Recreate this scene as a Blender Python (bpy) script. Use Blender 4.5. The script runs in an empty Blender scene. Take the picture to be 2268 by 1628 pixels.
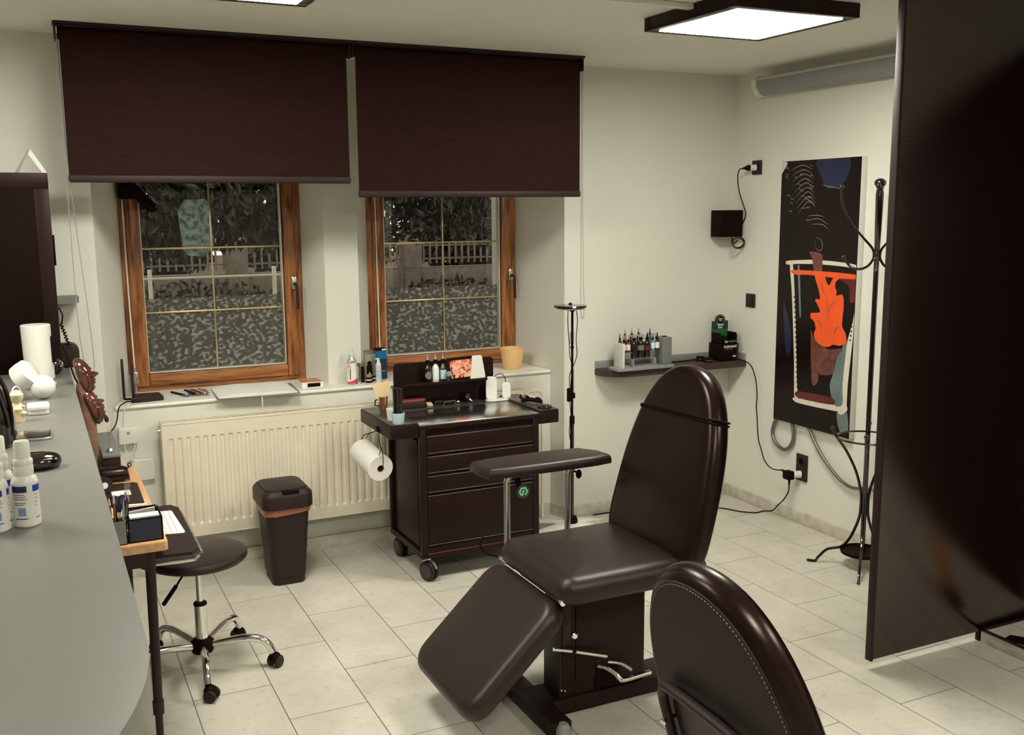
import bpy, bmesh, math, random
from mathutils import Vector, Matrix
R = math.radians
S = bpy.context.scene
COL = S.collection
random.seed(7)

# ------------------------------------------------------------------ materials
def new_mat(name):
    m = bpy.data.materials.new(name); m.use_nodes = True
    nt = m.node_tree; nt.nodes.clear()
    out = nt.nodes.new('ShaderNodeOutputMaterial')
    return m, nt, out
def L(nt, a, b): nt.links.new(a, b)
def mat(name, col, rough=.5, metal=0., bump=0., scale=60., var=0., spec=.5, coat=0., stretch=None, trans=0., alpha=1., sheen=0., stint=None, emit=None, estr=0.):
    m, nt, out = new_mat(name)
    b = nt.nodes.new('ShaderNodeBsdfPrincipled'); L(nt, b.outputs[0], out.inputs[0])
    b.inputs['Base Color'].default_value = (*col, 1); b.inputs['Roughness'].default_value = rough
    b.inputs['Metallic'].default_value = metal; b.inputs['Specular IOR Level'].default_value = spec
    b.inputs['Coat Weight'].default_value = coat; b.inputs['Transmission Weight'].default_value = trans
    b.inputs['Alpha'].default_value = alpha; b.inputs['Sheen Weight'].default_value = sheen
    if stint: b.inputs['Specular Tint'].default_value = (*stint, 1)
    if emit: b.inputs['Emission Color'].default_value = (*emit, 1); b.inputs['Emission Strength'].default_value = estr
    tc = nt.nodes.new('ShaderNodeTexCoord'); mp = nt.nodes.new('ShaderNodeMapping')
    L(nt, tc.outputs['Object'], mp.inputs[0])
    if stretch: mp.inputs['Scale'].default_value = stretch
    n = nt.nodes.new('ShaderNodeTexNoise'); n.inputs['Scale'].default_value = scale; n.inputs['Detail'].default_value = 4
    L(nt, mp.outputs[0], n.inputs['Vector'])
    if var:
        mx = nt.nodes.new('ShaderNodeMixRGB'); mx.blend_type = 'MULTIPLY'; mx.inputs[0].default_value = 1
        rp = nt.nodes.new('ShaderNodeMapRange'); rp.inputs[1].default_value = .3; rp.inputs[2].default_value = .7
        rp.inputs[3].default_value = 1 - var; rp.inputs[4].default_value = 1 + var * .3
        L(nt, n.outputs[0], rp.inputs[0]); mx.inputs[1].default_value = (*col, 1)
        L(nt, rp.outputs[0], mx.inputs[2]); L(nt, mx.outputs[0], b.inputs['Base Color'])
    if bump:
        bp = nt.nodes.new('ShaderNodeBump'); bp.inputs['Strength'].default_value = bump; bp.inputs['Distance'].default_value = .002
        L(nt, n.outputs[0], bp.inputs['Height']); L(nt, bp.outputs[0], b.inputs['Normal'])
    return m
def glass_mat(name, tint=(1, 1, 1), gloss=.08, rough=.02):
    m, nt, out = new_mat(name)
    t = nt.nodes.new('ShaderNodeBsdfTransparent'); t.inputs[0].default_value = (*tint, 1)
    g = nt.nodes.new('ShaderNodeBsdfGlossy'); g.inputs['Roughness'].default_value = rough; g.inputs[0].default_value = (1, 1, 1, 1)
    fr = nt.nodes.new('ShaderNodeLayerWeight'); fr.inputs[0].default_value = .25
    mr = nt.nodes.new('ShaderNodeMapRange'); mr.inputs[3].default_value = gloss; mr.inputs[4].default_value = min(1, gloss + .6)
    L(nt, fr.outputs['Facing'], mr.inputs[0])
    mx = nt.nodes.new('ShaderNodeMixShader'); L(nt, mr.outputs[0], mx.inputs[0])
    L(nt, t.outputs[0], mx.inputs[1]); L(nt, g.outputs[0], mx.inputs[2]); L(nt, mx.outputs[0], out.inputs[0])
    return m
def emit_mat(name, col, strength):
    m, nt, out = new_mat(name)
    e = nt.nodes.new('ShaderNodeEmission'); e.inputs[0].default_value = (*col, 1); e.inputs[1].default_value = strength
    L(nt, e.outputs[0], out.inputs[0]); return m
def s2l(r, g, b):
    f = lambda c: (c / 255 / 12.92) if c / 255 <= .04045 else ((c / 255 + .055) / 1.055) ** 2.4
    return (f(r), f(g), f(b))

def floor_mat(name='floor_tiles'):
    m, nt, out = new_mat(name)
    b = nt.nodes.new('ShaderNodeBsdfPrincipled'); L(nt, b.outputs[0], out.inputs[0])
    b.inputs['Roughness'].default_value = .42
    g = nt.nodes.new('ShaderNodeNewGeometry'); sp = nt.nodes.new('ShaderNodeSeparateXYZ'); L(nt, g.outputs['Position'], sp.inputs[0])
    ax = nt.nodes.new('ShaderNodeMath'); ax.operation = 'SUBTRACT'; ax.inputs[1].default_value = 1.008 - .2905 * 40; L(nt, sp.outputs['X'], ax.inputs[0])
    ay = nt.nodes.new('ShaderNodeMath'); ay.operation = 'SUBTRACT'; ay.inputs[1].default_value = 3.945 - .5925 * 40; L(nt, sp.outputs['Y'], ay.inputs[0])
    cb = nt.nodes.new('ShaderNodeCombineXYZ'); L(nt, ay.outputs[0], cb.inputs[0]); L(nt, ax.outputs[0], cb.inputs[1])
    br = nt.nodes.new('ShaderNodeTexBrick'); L(nt, cb.outputs[0], br.inputs['Vector'])
    br.offset = .5; br.offset_frequency = 2
    br.inputs['Scale'].default_value = 1; br.inputs['Mortar Size'].default_value = .0019
    br.inputs['Brick Width'].default_value = .5925; br.inputs['Row Height'].default_value = .2905
    br.inputs['Mortar Smooth'].default_value = .3; br.inputs['Bias'].default_value = 0
    br.inputs['Color1'].default_value = (.92, .92, .92, 1); br.inputs['Color2'].default_value = (1, 1, 1, 1)
    br.inputs['Mortar'].default_value = (.12, .11, .09, 1)
    def noise(sc, det, st=(1, 1, 1), rough=.6, dist=0):
        mp = nt.nodes.new('ShaderNodeMapping'); mp.inputs['Scale'].default_value = st; L(nt, g.outputs['Position'], mp.inputs[0])
        n = nt.nodes.new('ShaderNodeTexNoise'); n.inputs['Scale'].default_value = sc; n.inputs['Detail'].default_value = det
        n.inputs['Roughness'].default_value = rough; n.inputs['Distortion'].default_value = dist; L(nt, mp.outputs[0], n.inputs['Vector']); return n
    n1 = noise(4.2, 8, rough=.65); n2 = noise(24, 9, (1, 1, 1), .72, .2)
    cr = nt.nodes.new('ShaderNodeValToRGB'); L(nt, n1.outputs[0], cr.inputs[0])
    cr.color_ramp.elements[0].position = .3; cr.color_ramp.elements[0].color = (.50, .475, .40, 1)
    cr.color_ramp.elements[1].position = .75; cr.color_ramp.elements[1].color = (.64, .605, .50, 1)
    c2 = nt.nodes.new('ShaderNodeValToRGB'); L(nt, n2.outputs[0], c2.inputs[0])
    c2.color_ramp.elements[0].position = .24; c2.color_ramp.elements[0].color = (.66, .65, .62, 1)
    c2.color_ramp.elements[1].position = .46; c2.color_ramp.elements[1].color = (1, 1, 1, 1)
    m1 = nt.nodes.new('ShaderNodeMixRGB'); m1.blend_type = 'MULTIPLY'; m1.inputs[0].default_value = 1
    L(nt, cr.outputs[0], m1.inputs[1]); L(nt, c2.outputs[0], m1.inputs[2])
    m2 = nt.nodes.new('ShaderNodeMixRGB'); m2.blend_type = 'MULTIPLY'; m2.inputs[0].default_value = 1
    L(nt, m1.outputs[0], m2.inputs[1]); L(nt, br.outputs['Color'], m2.inputs[2])
    L(nt, m2.outputs[0], b.inputs['Base Color'])
    bp = nt.nodes.new('ShaderNodeBump'); bp.inputs['Strength'].default_value = .12; bp.inputs['Distance'].default_value = .001
    L(nt, n2.outputs[0], bp.inputs['Height']); L(nt, bp.outputs[0], b.inputs['Normal'])
    return m
def wood_mat(name, c1, c2, rough=.35, axis=2, scale=1.):
    m, nt, out = new_mat(name)
    b = nt.nodes.new('ShaderNodeBsdfPrincipled'); L(nt, b.outputs[0], out.inputs[0]); b.inputs['Roughness'].default_value = rough
    tc = nt.nodes.new('ShaderNodeTexCoord'); mp = nt.nodes.new('ShaderNodeMapping'); L(nt, tc.outputs['Object'], mp.inputs[0])
    sc = [14 * scale] * 3; sc[axis] = 1.1 * scale; mp.inputs['Scale'].default_value = sc
    n = nt.nodes.new('ShaderNodeTexNoise'); n.inputs['Scale'].default_value = 2.2; n.inputs['Detail'].default_value = 6; n.inputs['Distortion'].default_value = 1.2
    L(nt, mp.outputs[0], n.inputs['Vector'])
    w = nt.nodes.new('ShaderNodeTexNoise'); w.inputs['Scale'].default_value = 9; w.inputs['Detail'].default_value = 3
    L(nt, mp.outputs[0], w.inputs['Vector'])
    ad = nt.nodes.new('ShaderNodeMath'); ad.operation = 'MULTIPLY_ADD'; ad.inputs[1].default_value = .4; L(nt, w.outputs[0], ad.inputs[0]); L(nt, n.outputs[0], ad.inputs[2])
    cr = nt.nodes.new('ShaderNodeValToRGB'); L(nt, ad.outputs[0], cr.inputs[0])
    cr.color_ramp.elements[0].position = .52; cr.color_ramp.elements[0].color = (*c1, 1)
    cr.color_ramp.elements[1].position = .82; cr.color_ramp.elements[1].color = (*c2, 1)
    L(nt, cr.outputs[0], b.inputs['Base Color']); return m

M = {}
M['wall'] = mat('wall_paint', (.70, .69, .605), .85, bump=.12, scale=140, var=.03)
M['ceil'] = mat('ceiling_paint', (.76, .75, .675), .9, bump=.05, scale=120, var=.02)
M['sill'] = mat('sill_white', (.80, .78, .70), .35, var=.02, scale=8)
M['floor'] = floor_mat()
M['base'] = mat('baseboard_tile', (.58, .54, .44), .5, var=.25, scale=22, bump=.05)
M['wood'] = wood_mat('window_wood', s2l(84, 44, 22), s2l(172, 108, 58), .35, 2)
M['woodh'] = wood_mat('window_wood_rail', s2l(90, 50, 24), s2l(178, 114, 62), .35, 0)
M['desk'] = wood_mat('desk_beech', s2l(196, 148, 104), s2l(222, 178, 130), .4, 1, .6)
M['blind'] = mat('blind_fabric', (.021, .0072, .0062), .7, bump=.5, scale=90, var=.35, stretch=(.12, 1, 3), spec=.12, stint=(1, .72, .68))
M['dark'] = mat('dark_metal', (.0125, .0055, .005), .42, bump=.04, scale=300, spec=.22, stint=(1, .72, .68))
M['darkp'] = mat('dark_plastic', (.022, .0125, .0115), .5, bump=.05, scale=200, spec=.3, stint=(1, .85, .8))
M['darkt'] = mat('dark_top', (.045, .040, .038), .25)
M['black'] = mat('black_matte', (.0065, .0026, .0023), .6, spec=.1, stint=(1, .7, .65))
M['gloss'] = mat('black_gloss', (.008, .004, .0036), .12, coat=.5)
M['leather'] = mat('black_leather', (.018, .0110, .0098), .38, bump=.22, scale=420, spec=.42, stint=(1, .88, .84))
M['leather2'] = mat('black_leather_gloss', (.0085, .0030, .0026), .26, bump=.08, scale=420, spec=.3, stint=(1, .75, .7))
M['vinyl'] = mat('black_vinyl_back', (.020, .0105, .0094), .6, bump=.25, scale=600, spec=.25)
M['chrome'] = mat('chrome', (.80, .80, .76), .12, 1.)
M['chromeb'] = mat('brushed_chrome', (.55, .55, .52), .28, 1.)
M['steel'] = mat('brushed_steel', (.52, .53, .52), .22, 1., bump=.06, scale=40, stretch=(1, 12, 1))
M['greyp'] = mat('grey_plastic', (.25, .26, .25), .5)
M['white'] = mat('white_plastic', (.70, .685, .62), .35)
M['whiteg'] = mat('white_gloss', (.68, .67, .61), .15)
M['paper'] = mat('paper_white', (.78, .765, .70), .8, bump=.1, scale=40)
M['rad'] = mat('radiator_cream', (.74, .67, .52), .4, var=.05, scale=12)
M['red'] = mat('dark_red', (.17, .025, .022), .45)
M['counter'] = mat('counter_grey', (.165, .165, .145), .36, bump=.05, scale=500, var=.04)
M['counterb'] = mat('counter_side', (.20, .20, .18), .5)
M['shelf'] = mat('shelf_brown', (.055, .036, .031), .45, var=.05, spec=.3)
M['shelfg'] = mat('shelf_upstand', (.26, .265, .245), .45)
M['ledge'] = mat('shelf_grey', (.17, .18, .165), .5)
M['glass'] = glass_mat('clear_glass', (.96, .98, .96), .05)
M['acryl'] = glass_mat('clear_acrylic', (.86, .88, .86), .12)
M['pane'] = glass_mat('window_glass', (.86, .87, .84), .012)
M['frost'] = mat('clear_plastic_frosted', (.55, .62, .64), .25, trans=.55)
M['gold'] = mat('brass_bar', (.62, .50, .28), .28, .85)
M['gask'] = mat('glazing_bead', (.60, .57, .48), .35, .3)
M['pot'] = mat('terracotta_cream', s2l(232, 188, 130), .6, var=.04, scale=20)
M['orange'] = mat('orange_ink', s2l(240, 88, 28), .4, var=.12, scale=9)
M['oranged'] = mat('orange_dull', s2l(196, 84, 52), .4, var=.35, scale=14)
M['redart'] = mat('dark_red_ink', s2l(96, 30, 26), .4, var=.3, scale=12)
M['artbg'] = mat('print_black', (.009, .0034, .003), .22, var=.3, scale=4, spec=.2)
M['artw'] = mat('print_white', s2l(214, 208, 190), .3, var=.12, scale=20)
M['artg'] = mat('print_teal_grey', s2l(104, 122, 120), .3, var=.3, scale=14)
M['artb'] = mat('print_navy', s2l(22, 30, 66), .3, var=.4, scale=5)
M['artl'] = mat('print_line', s2l(120, 112, 104), .3)
M['pinkart'] = mat('print_rose', s2l(112, 66, 56), .3, var=.5, scale=26)
M['blue'] = mat('label_blue', s2l(28, 52, 150), .4)
M['blued'] = mat('label_navy', s2l(24, 34, 84), .4)
M['bluel'] = mat('label_light_blue', s2l(110, 144, 180), .4)
M['teal'] = mat('label_teal_blue', s2l(18, 104, 146), .35)
M['navybox'] = mat('box_navy', s2l(34, 40, 66), .4)
M['pink'] = mat('label_magenta', s2l(206, 60, 100), .35)
M['rose'] = mat('label_rose', s2l(232, 170, 160), .4)
M['silver'] = mat('silver_cap', (.55, .54, .50), .25, .9)
M['olive'] = mat('tube_green', s2l(132, 132, 104), .35)
M['blueliq'] = mat('pale_blue_plastic', s2l(176, 200, 208), .3)
M['wstick'] = mat('pale_wood_stick', s2l(226, 200, 152), .6, var=.1, scale=30)
M['brownc'] = mat('copper_cup', s2l(138, 88, 60), .25, .3)
M['green'] = mat('print_green', s2l(36, 104, 48), .4)
M['greenl'] = mat('print_mint', s2l(120, 196, 150), .4)
M['greend'] = mat('print_deep_green', s2l(18, 48, 34), .4)
M['orangeb'] = mat('box_orange', s2l(196, 132, 78), .45, var=.25, scale=18)
M['bag'] = mat('bin_liner', s2l(150, 92, 72), .3, bump=.5, scale=30, trans=.1)
M['bronze'] = mat('glazed_brown', s2l(86, 48, 34), .12, coat=.6, var=.5, scale=18, bump=.35)
M['bark'] = mat('carved_wood', s2l(132, 98, 78), .5, var=.5, scale=14, bump=.5)
M['cream'] = mat('cream_ceramic', s2l(214, 196, 160), .35)
M['hose'] = mat('metal_hose', (.20, .20, .185), .3, .9, bump=.9, scale=260, stretch=(1, 1, 1))
M['inkred'] = mat('ink_red', s2l(120, 24, 22), .2)
M['inkpink'] = mat('cap_salmon', s2l(196, 104, 96), .4)
M['inkblue'] = mat('ink_blue', s2l(70, 130, 170), .3)
M['cap_clear'] = mat('cap_clear', s2l(176, 186, 184), .2, trans=.3)
M['concrete'] = mat('garden_stone', (.17, .145, .115), .9, var=.3, scale=8)
M['fencew'] = mat('fence_white', (.17, .15, .12), .7)
M['bark2'] = mat('tree_bark', (.04, .026, .02), .9, bump=.6, scale=20)
M['soil'] = mat('garden_soil', (.11, .075, .055), 1., var=.6, scale=3)
def sheet_mat(name, col, sc):
    m, nt, out = new_mat(name); g = nt.nodes.new('ShaderNodeNewGeometry'); n = nt.nodes.new('ShaderNodeTexNoise'); n.inputs['Scale'].default_value = sc; n.inputs['Detail'].default_value = 3; L(nt, g.outputs['Position'], n.inputs['Vector'])
    cr = nt.nodes.new('ShaderNodeValToRGB'); L(nt, n.outputs[0], cr.inputs[0]); cr.color_ramp.elements[0].position = .38; cr.color_ramp.elements[0].color = (col[0] * .35, col[1] * .38, col[2] * .4, 1); cr.color_ramp.elements[1].position = .6; cr.color_ramp.elements[1].color = (*col, 1)
    d = nt.nodes.new('ShaderNodeBsdfDiffuse'); t = nt.nodes.new('ShaderNodeBsdfTranslucent'); mx = nt.nodes.new('ShaderNodeMixShader'); mx.inputs[0].default_value = .35
    L(nt, cr.outputs[0], d.inputs[0]); L(nt, cr.outputs[0], t.inputs[0]); L(nt, d.outputs[0], mx.inputs[1]); L(nt, t.outputs[0], mx.inputs[2]); L(nt, mx.outputs[0], out.inputs[0]); return m
M['patchblue'] = sheet_mat('pale_blue_mottle', (.80, .93, .97), 34)
M['panel_on'] = emit_mat('panel_light', (1., .965, .865), 50.)

# ------------------------------------------------------------------ mesh builder
class MB:
    def __init__(s): s.bm = bmesh.new()
    def box(s, x0, x1, y0, y1, z0, z1, r=0., seg=2, mtx=None):
        res = bmesh.ops.create_cube(s.bm, size=1); vs = res['verts']
        for v in vs:
            v.co = Vector((x0 + (v.co.x + .5) * (x1 - x0), y0 + (v.co.y + .5) * (y1 - y0), z0 + (v.co.z + .5) * (z1 - z0)))
        if r > 0:
            es = list({e for v in vs for e in v.link_edges})
            rb = bmesh.ops.bevel(s.bm, geom=es, offset=r, segments=seg, affect='EDGES', profile=.5)
            vs = list({v for f in rb['faces'] for v in f.verts} | {v for v in vs if v.is_valid})
        if mtx is not None: bmesh.ops.transform(s.bm, matrix=mtx, verts=[v for v in vs if v.is_valid])
        return s
    def rings(s, rings, cap0=True, cap1=True, closed=True):
        rv = [[s.bm.verts.new(p) for p in r] for r in rings]
        n = len(rv[0])
        for a, b in zip(rv[:-1], rv[1:]):
            for i in range(n if closed else n - 1):
                j = (i + 1) % n
                try: s.bm.faces.new((a[i], a[j], b[j], b[i]))
                except ValueError: pass
        if cap0:
            try: s.bm.faces.new(rv[0][::-1])
            except ValueError: pass
        if cap1:
            try: s.bm.faces.new(rv[-1])
            except ValueError: pass
        return s
    def lathe(s, prof, c=(0, 0, 0), seg=24, axis=(0, 0, 1), sx=1., sy=1.):
        ax = Vector(axis).normalized(); e1 = ax.orthogonal().normalized(); e2 = ax.cross(e1); c = Vector(c)
        if abs(ax.z) > .99: e1, e2 = Vector((1, 0, 0)), Vector((0, ax.z, 0))
        rr = [[c + ax * h + e1 * (max(r, 1e-5) * math.cos(2 * math.pi * i / seg) * sx) + e2 * (max(r, 1e-5) * math.sin(2 * math.pi * i / seg) * sy) for i in range(seg)] for r, h in prof]
        return s.rings(rr)
    def cyl(s, p0, p1, r0, r1=None, seg=16):
        p0, p1 = Vector(p0), Vector(p1); r1 = r0 if r1 is None else r1
        return s.lathe([(r0, 0), (r1, (p1 - p0).length)], p0, seg, (p1 - p0))
    def sphere(s, c, r, sx=1, sy=1, sz=1, seg=20):
        n = seg // 2
        rr = [[Vector(c) + Vector((r * sx * math.sin(math.pi * (k / n)) * math.cos(2 * math.pi * i / seg), r * sy * math.sin(math.pi * (k / n)) * math.sin(2 * math.pi * i / seg), -r * sz * math.cos(math.pi * (k / n)))) for i in range(seg)] for k in range(n + 1)]
        rr[0] = [v + Vector((1e-5 * math.cos(i), 1e-5 * math.sin(i), 0)) for i, v in enumerate(rr[0])]
        rr[-1] = [v + Vector((1e-5 * math.cos(i), 1e-5 * math.sin(i), 0)) for i, v in enumerate(rr[-1])]
        return s.rings(rr)
    def tube(s, pts, r, seg=10, smooth=True, sub=6, r_end=None):
        P = [Vector(p) for p in pts]
        if smooth and len(P) > 2:
            Q = []
            for i in range(len(P) - 1):
                a = P[max(i - 1, 0)]; b = P[i]; c = P[i + 1]; d = P[min(i + 2, len(P) - 1)]
                for k in range(sub):
                    t = k / sub
                    Q.append(.5 * ((2 * b) + (c - a) * t + (2 * a - 5 * b + 4 * c - d) * t * t + (3 * b - a - 3 * c + d) * t ** 3))
            P = Q + [P[-1]]
        rings = []; up = None
        for i, p in enumerate(P):
            t = (P[min(i + 1, len(P) - 1)] - P[max(i - 1, 0)])
            if t.length < 1e-9: t = Vector((0, 0, 1))
            t.normalize()
            if up is None: up = t.orthogonal().normalized()
            up = (up - t * up.dot(t)); up = up.normalized() if up.length > 1e-6 else t.orthogonal().normalized()
            e2 = t.cross(up); rr = r if r_end is None else r + (r_end - r) * i / max(1, len(P) - 1)
            if not smooth and 0 < i < len(P) - 1:
                h = (P[i + 1] - P[i]).normalized().angle((P[i] - P[i - 1]).normalized()) / 2; rr = rr / max(.5, math.cos(h)) ** .5
            rings.append([p + (up * math.cos(2 * math.pi * k / seg) + e2 * math.sin(2 * math.pi * k / seg)) * rr for k in range(seg)])
        return s.rings(rings)
    def loop_tube(s, pts, r, seg=8):
        P = [Vector(p) for p in pts]; n = len(P); rv = []
        up = None
        for i in range(n):
            t = (P[(i + 1) % n] - P[i - 1]).normalized()
            if up is None: up = t.orthogonal().normalized()
            up = (up - t * up.dot(t)).normalized(); e2 = t.cross(up)
            rv.append([s.bm.verts.new(P[i] + (up * math.cos(2 * math.pi * k / seg) + e2 * math.sin(2 * math.pi * k / seg)) * r) for k in range(seg)])
        for i in range(n):
            a, b = rv[i], rv[(i + 1) % n]
            for k in range(seg): s.bm.faces.new((a[k], a[(k + 1) % seg], b[(k + 1) % seg], b[k]))
        return s
    def prism(s, pts, d):
        P = [Vector(p) for p in pts]; d = Vector(d)
        return s.rings([P, [p + d for p in P]])
    def pad(s, outline, o, ea, eb, en, h0, h1, r, crown=0., rb=None, steps=5):
        """cushion: outline in (a,b), bottom at h0, top at h1 along en, edge radius r, domed by crown"""
        o, ea, eb, en = Vector(o), Vector(ea), Vector(eb), Vector(en); n = len(outline); rb = r * .6 if rb is None else rb
        P = [Vector((p[0], p[1])) for p in outline]
        area = sum(P[i].x * P[(i + 1) % n].y - P[(i + 1) % n].x * P[i].y for i in range(n))
        if area < 0: P = P[::-1]
        c = sum(P, Vector((0, 0))) / n
        def off(d):
            out = []
            for i in range(n):
                t = (P[(i + 1) % n] - P[i - 1]).normalized(); nn = Vector((-t.y, t.x)); out.append(P[i] + nn * d)
            return out
        rg = []
        put = lambda Q, h: rg.append([o + ea * q.x + eb * q.y + en * h for q in Q])
        for k in range(steps + 1):
            a = math.pi / 2 * k / steps; put(off(rb * (1 - math.sin(a))), h0 + rb * (1 - math.cos(a)))
        for k in range(steps + 1):
            a = math.pi / 2 * k / steps; put(off(r * (1 - math.cos(a))), h1 - r + r * math.sin(a))
        base = off(r)
        for k in (.85, .65, .4, .15): put([c + (q - c) * k for q in base], h1 + crown * (1 - k * k) / 1.)
        flip = ea.cross(eb).dot(en) < 0
        if flip: rg = [x[::-1] for x in rg]
        return s.rings(rg)
    def build(s, name, m, parent=None, smooth=True, angle=35, xf=None):
        bm = s.bm
        if xf is not None: bmesh.ops.transform(bm, matrix=xf, verts=bm.verts)
        bmesh.ops.recalc_face_normals(bm, faces=bm.faces)
        if parent is None:
            xs = [v.co for v in bm.verts]
            org = Vector(((min(v.x for v in xs) + max(v.x for v in xs)) / 2, (min(v.y for v in xs) + max(v.y for v in xs)) / 2, min(v.z for v in xs)))
        else: org = worg(parent)
        bmesh.ops.translate(bm, vec=-org, verts=bm.verts)
        if smooth:
            for f in bm.faces: f.smooth = True
            for e in bm.edges:
                if len(e.link_faces) == 2 and e.calc_face_angle(0) > R(angle): e.smooth = False
        me = bpy.data.meshes.new(name); bm.to_mesh(me); bm.free()
        me.materials.append(M[m] if isinstance(m, str) else m)
        o = bpy.data.objects.new(name, me); COL.objects.link(o)
        if parent is None: o.location = org
        else: o.parent = parent
        return o
def worg(o):
    v = Vector((0, 0, 0))
    while o is not None: v += o.location; o = o.parent
    return v
def tag(o, label, cat, group=None, kind=None):
    o['label'] = label
    if cat: o['category'] = cat
    if group: o['group'] = group
    if kind: o['kind'] = kind
    return o
def thing(name, label, cat, loc, group=None):
    o = bpy.data.objects.new(name, None); COL.objects.link(o); o.location = loc; o.empty_display_size = .05
    return tag(o, label, cat, group)
def struct(o, label=None):
    o['kind'] = 'structure'
    if label: o['label'] = label
    return o
def copy_tree(o, parent=None):
    c = o.copy(); COL.objects.link(c); c.parent = parent
    for ch in [x for x in bpy.data.objects if x.parent == o]: copy_tree(ch, c)
    return c
def rrect(w, h, r, n=6, cx=0, cy=0):
    out = []
    for (x, y, a0) in ((w / 2 - r, h / 2 - r, 0), (-w / 2 + r, h / 2 - r, 90), (-w / 2 + r, -h / 2 + r, 180), (w / 2 - r, -h / 2 + r, 270)):
        for k in range(n + 1):
            a = R(a0 + 90 * k / n); out.append((cx + x + r * math.cos(a), cy + y + r * math.sin(a)))
    return out
def densify(pts, step):
    out = []
    n = len(pts)
    for i in range(n):
        a, b = Vector(pts[i]), Vector(pts[(i + 1) % n]); k = max(1, int((b - a).length / step))
        for j in range(k): out.append(tuple(a + (b - a) * j / k))
    return out
def circ(r, n=32, cx=0, cy=0): return [(cx + r * math.cos(2 * math.pi * i / n), cy + r * math.sin(2 * math.pi * i / n)) for i in range(n)]
def text(name, s, size, loc, face, m, parent, ext=.0004, sx=1., bold=0.):
    """lettering as mesh; face '-y' looks towards the camera side of the back wall, '-x' hangs on the right wall"""
    cu = bpy.data.curves.new(name, 'FONT'); cu.body = s; cu.size = size; cu.extrude = ext; cu.align_x = 'CENTER'; cu.align_y = 'CENTER'; cu.offset = bold
    t = bpy.data.objects.new(name, cu); COL.objects.link(t)
    bpy.context.view_layer.update()
    me = bpy.data.meshes.new_from_object(t.evaluated_get(bpy.context.evaluated_depsgraph_get()))
    COL.objects.unlink(t); bpy.data.objects.remove(t)
    rot = face if isinstance(face, Matrix) else {'-y': Matrix.Rotation(R(90), 4, 'X'), '-x': Matrix.Rotation(R(-90), 4, 'Z') @ Matrix.Rotation(R(90), 4, 'X'), 'z': Matrix.Identity(4)}[face]
    me.transform(rot @ Matrix.Diagonal((sx, 1, 1, 1)))
    org = worg(parent); me.transform(Matrix.Translation(Vector(loc) - org))
    me.materials.clear(); me.materials.append(M[m])
    o = bpy.data.objects.new(name, me); COL.objects.link(o); o.parent = parent
    return o
# ------------------------------------------------------------------ room shell
CZ = 2.577; Y0 = 4.967; XR = 3.89; XL = -2.6; YN = -2.3
def poly(mb, pts, z0, z1): mb.prism([(x, y, z0) for x, y in pts], (0, 0, z1 - z0)); return mb
m = MB(); m.box(XL - .2, XR + .2, YN - .2, 5.8, -.06, 0); struct(m.build('floor', 'floor', smooth=False), 'pale stone-look tile floor')
m = MB(); m.box(XL - .2, XR + .2, YN - .2, 5.8, CZ, CZ + .1); struct(m.build('ceiling', 'ceil', smooth=False), 'plain light ceiling')
parts_ = []
m = MB(); poly(m, [(XL - .2, Y0), (.275, Y0), (.42, 5.46), (.42, 5.8), (XL - .2, 5.8)], 0, CZ); parts_.append(m); m = MB()
poly(m, [(2.72, Y0), (XR + .2, Y0), (XR + .2, 5.8), (2.652, 5.8), (2.652, 5.46)], 0, CZ); parts_.append(m); m = MB()
poly(m, [(1.415, 5.24), (1.60, 5.24), (1.72, 5.46), (1.72, 5.8), (1.347, 5.8), (1.347, 5.46)], .86, 2.15); parts_.append(m); m = MB()
poly(m, [(.31, 5.1), (2.70, 5.1), (2.652, 5.46), (2.652, 5.8), (.42, 5.8), (.42, 5.46)], 0, .852); parts_.append(m); m = MB()
m.box(.29, 2.71, 5.24, 5.8, 2.15, CZ); parts_.append(m)
for m in parts_: struct(m.build('wall_back', 'wall', smooth=False), 'cream window wall with two deep window recesses')
m = MB(); m.box(XR, XR + .2, YN - .2, Y0, 0, CZ); struct(m.build('wall_right', 'wall', smooth=False), 'cream right hand wall')
m = MB(); m.box(XL - .2, XL, YN - .2, Y0, 0, CZ); struct(m.build('wall_left', 'wall', smooth=False), 'cream left wall')
m = MB(); m.box(XL, XR, YN - .2, YN, 0, CZ); struct(m.build('wall_front', 'wall', smooth=False), 'cream wall behind the camera')
# sill ledge
m = MB(); poly(m, [(.318, 5.085), (2.697, 5.085), (2.655, 5.455), (.418, 5.455)], .852, .871)
bmesh.ops.bevel(m.bm, geom=[e for e in m.bm.edges if all(v.co.y < 5.2 for v in e.verts)], offset=.006, segments=3, affect='EDGES')
struct(m.build('trim_1', 'sill'), 'white window ledge')
# baseboards
m = MB(); m.box(2.72, XR, Y0 - .013, Y0, 0, .07, .002)
m.prism([(2.725, Y0 - .012, 0), (2.720, Y0, 0), (2.700, 5.09, 0), (2.688, 5.09, 0)], (0, 0, .07))
m.box(.33, 2.69, 5.087, 5.1, 0, .07, .002); m.box(XL, .275, Y0 - .013, Y0, 0, .07, .002)
struct(m.build('baseboard_back', 'base'), 'stone tile baseboard under the windows')
m = MB(); m.box(XR - .013, XR, YN, Y0 - .013, 0, .07, .002); struct(m.build('baseboard_right', 'base'), 'stone tile baseboard on the right wall')

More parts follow.
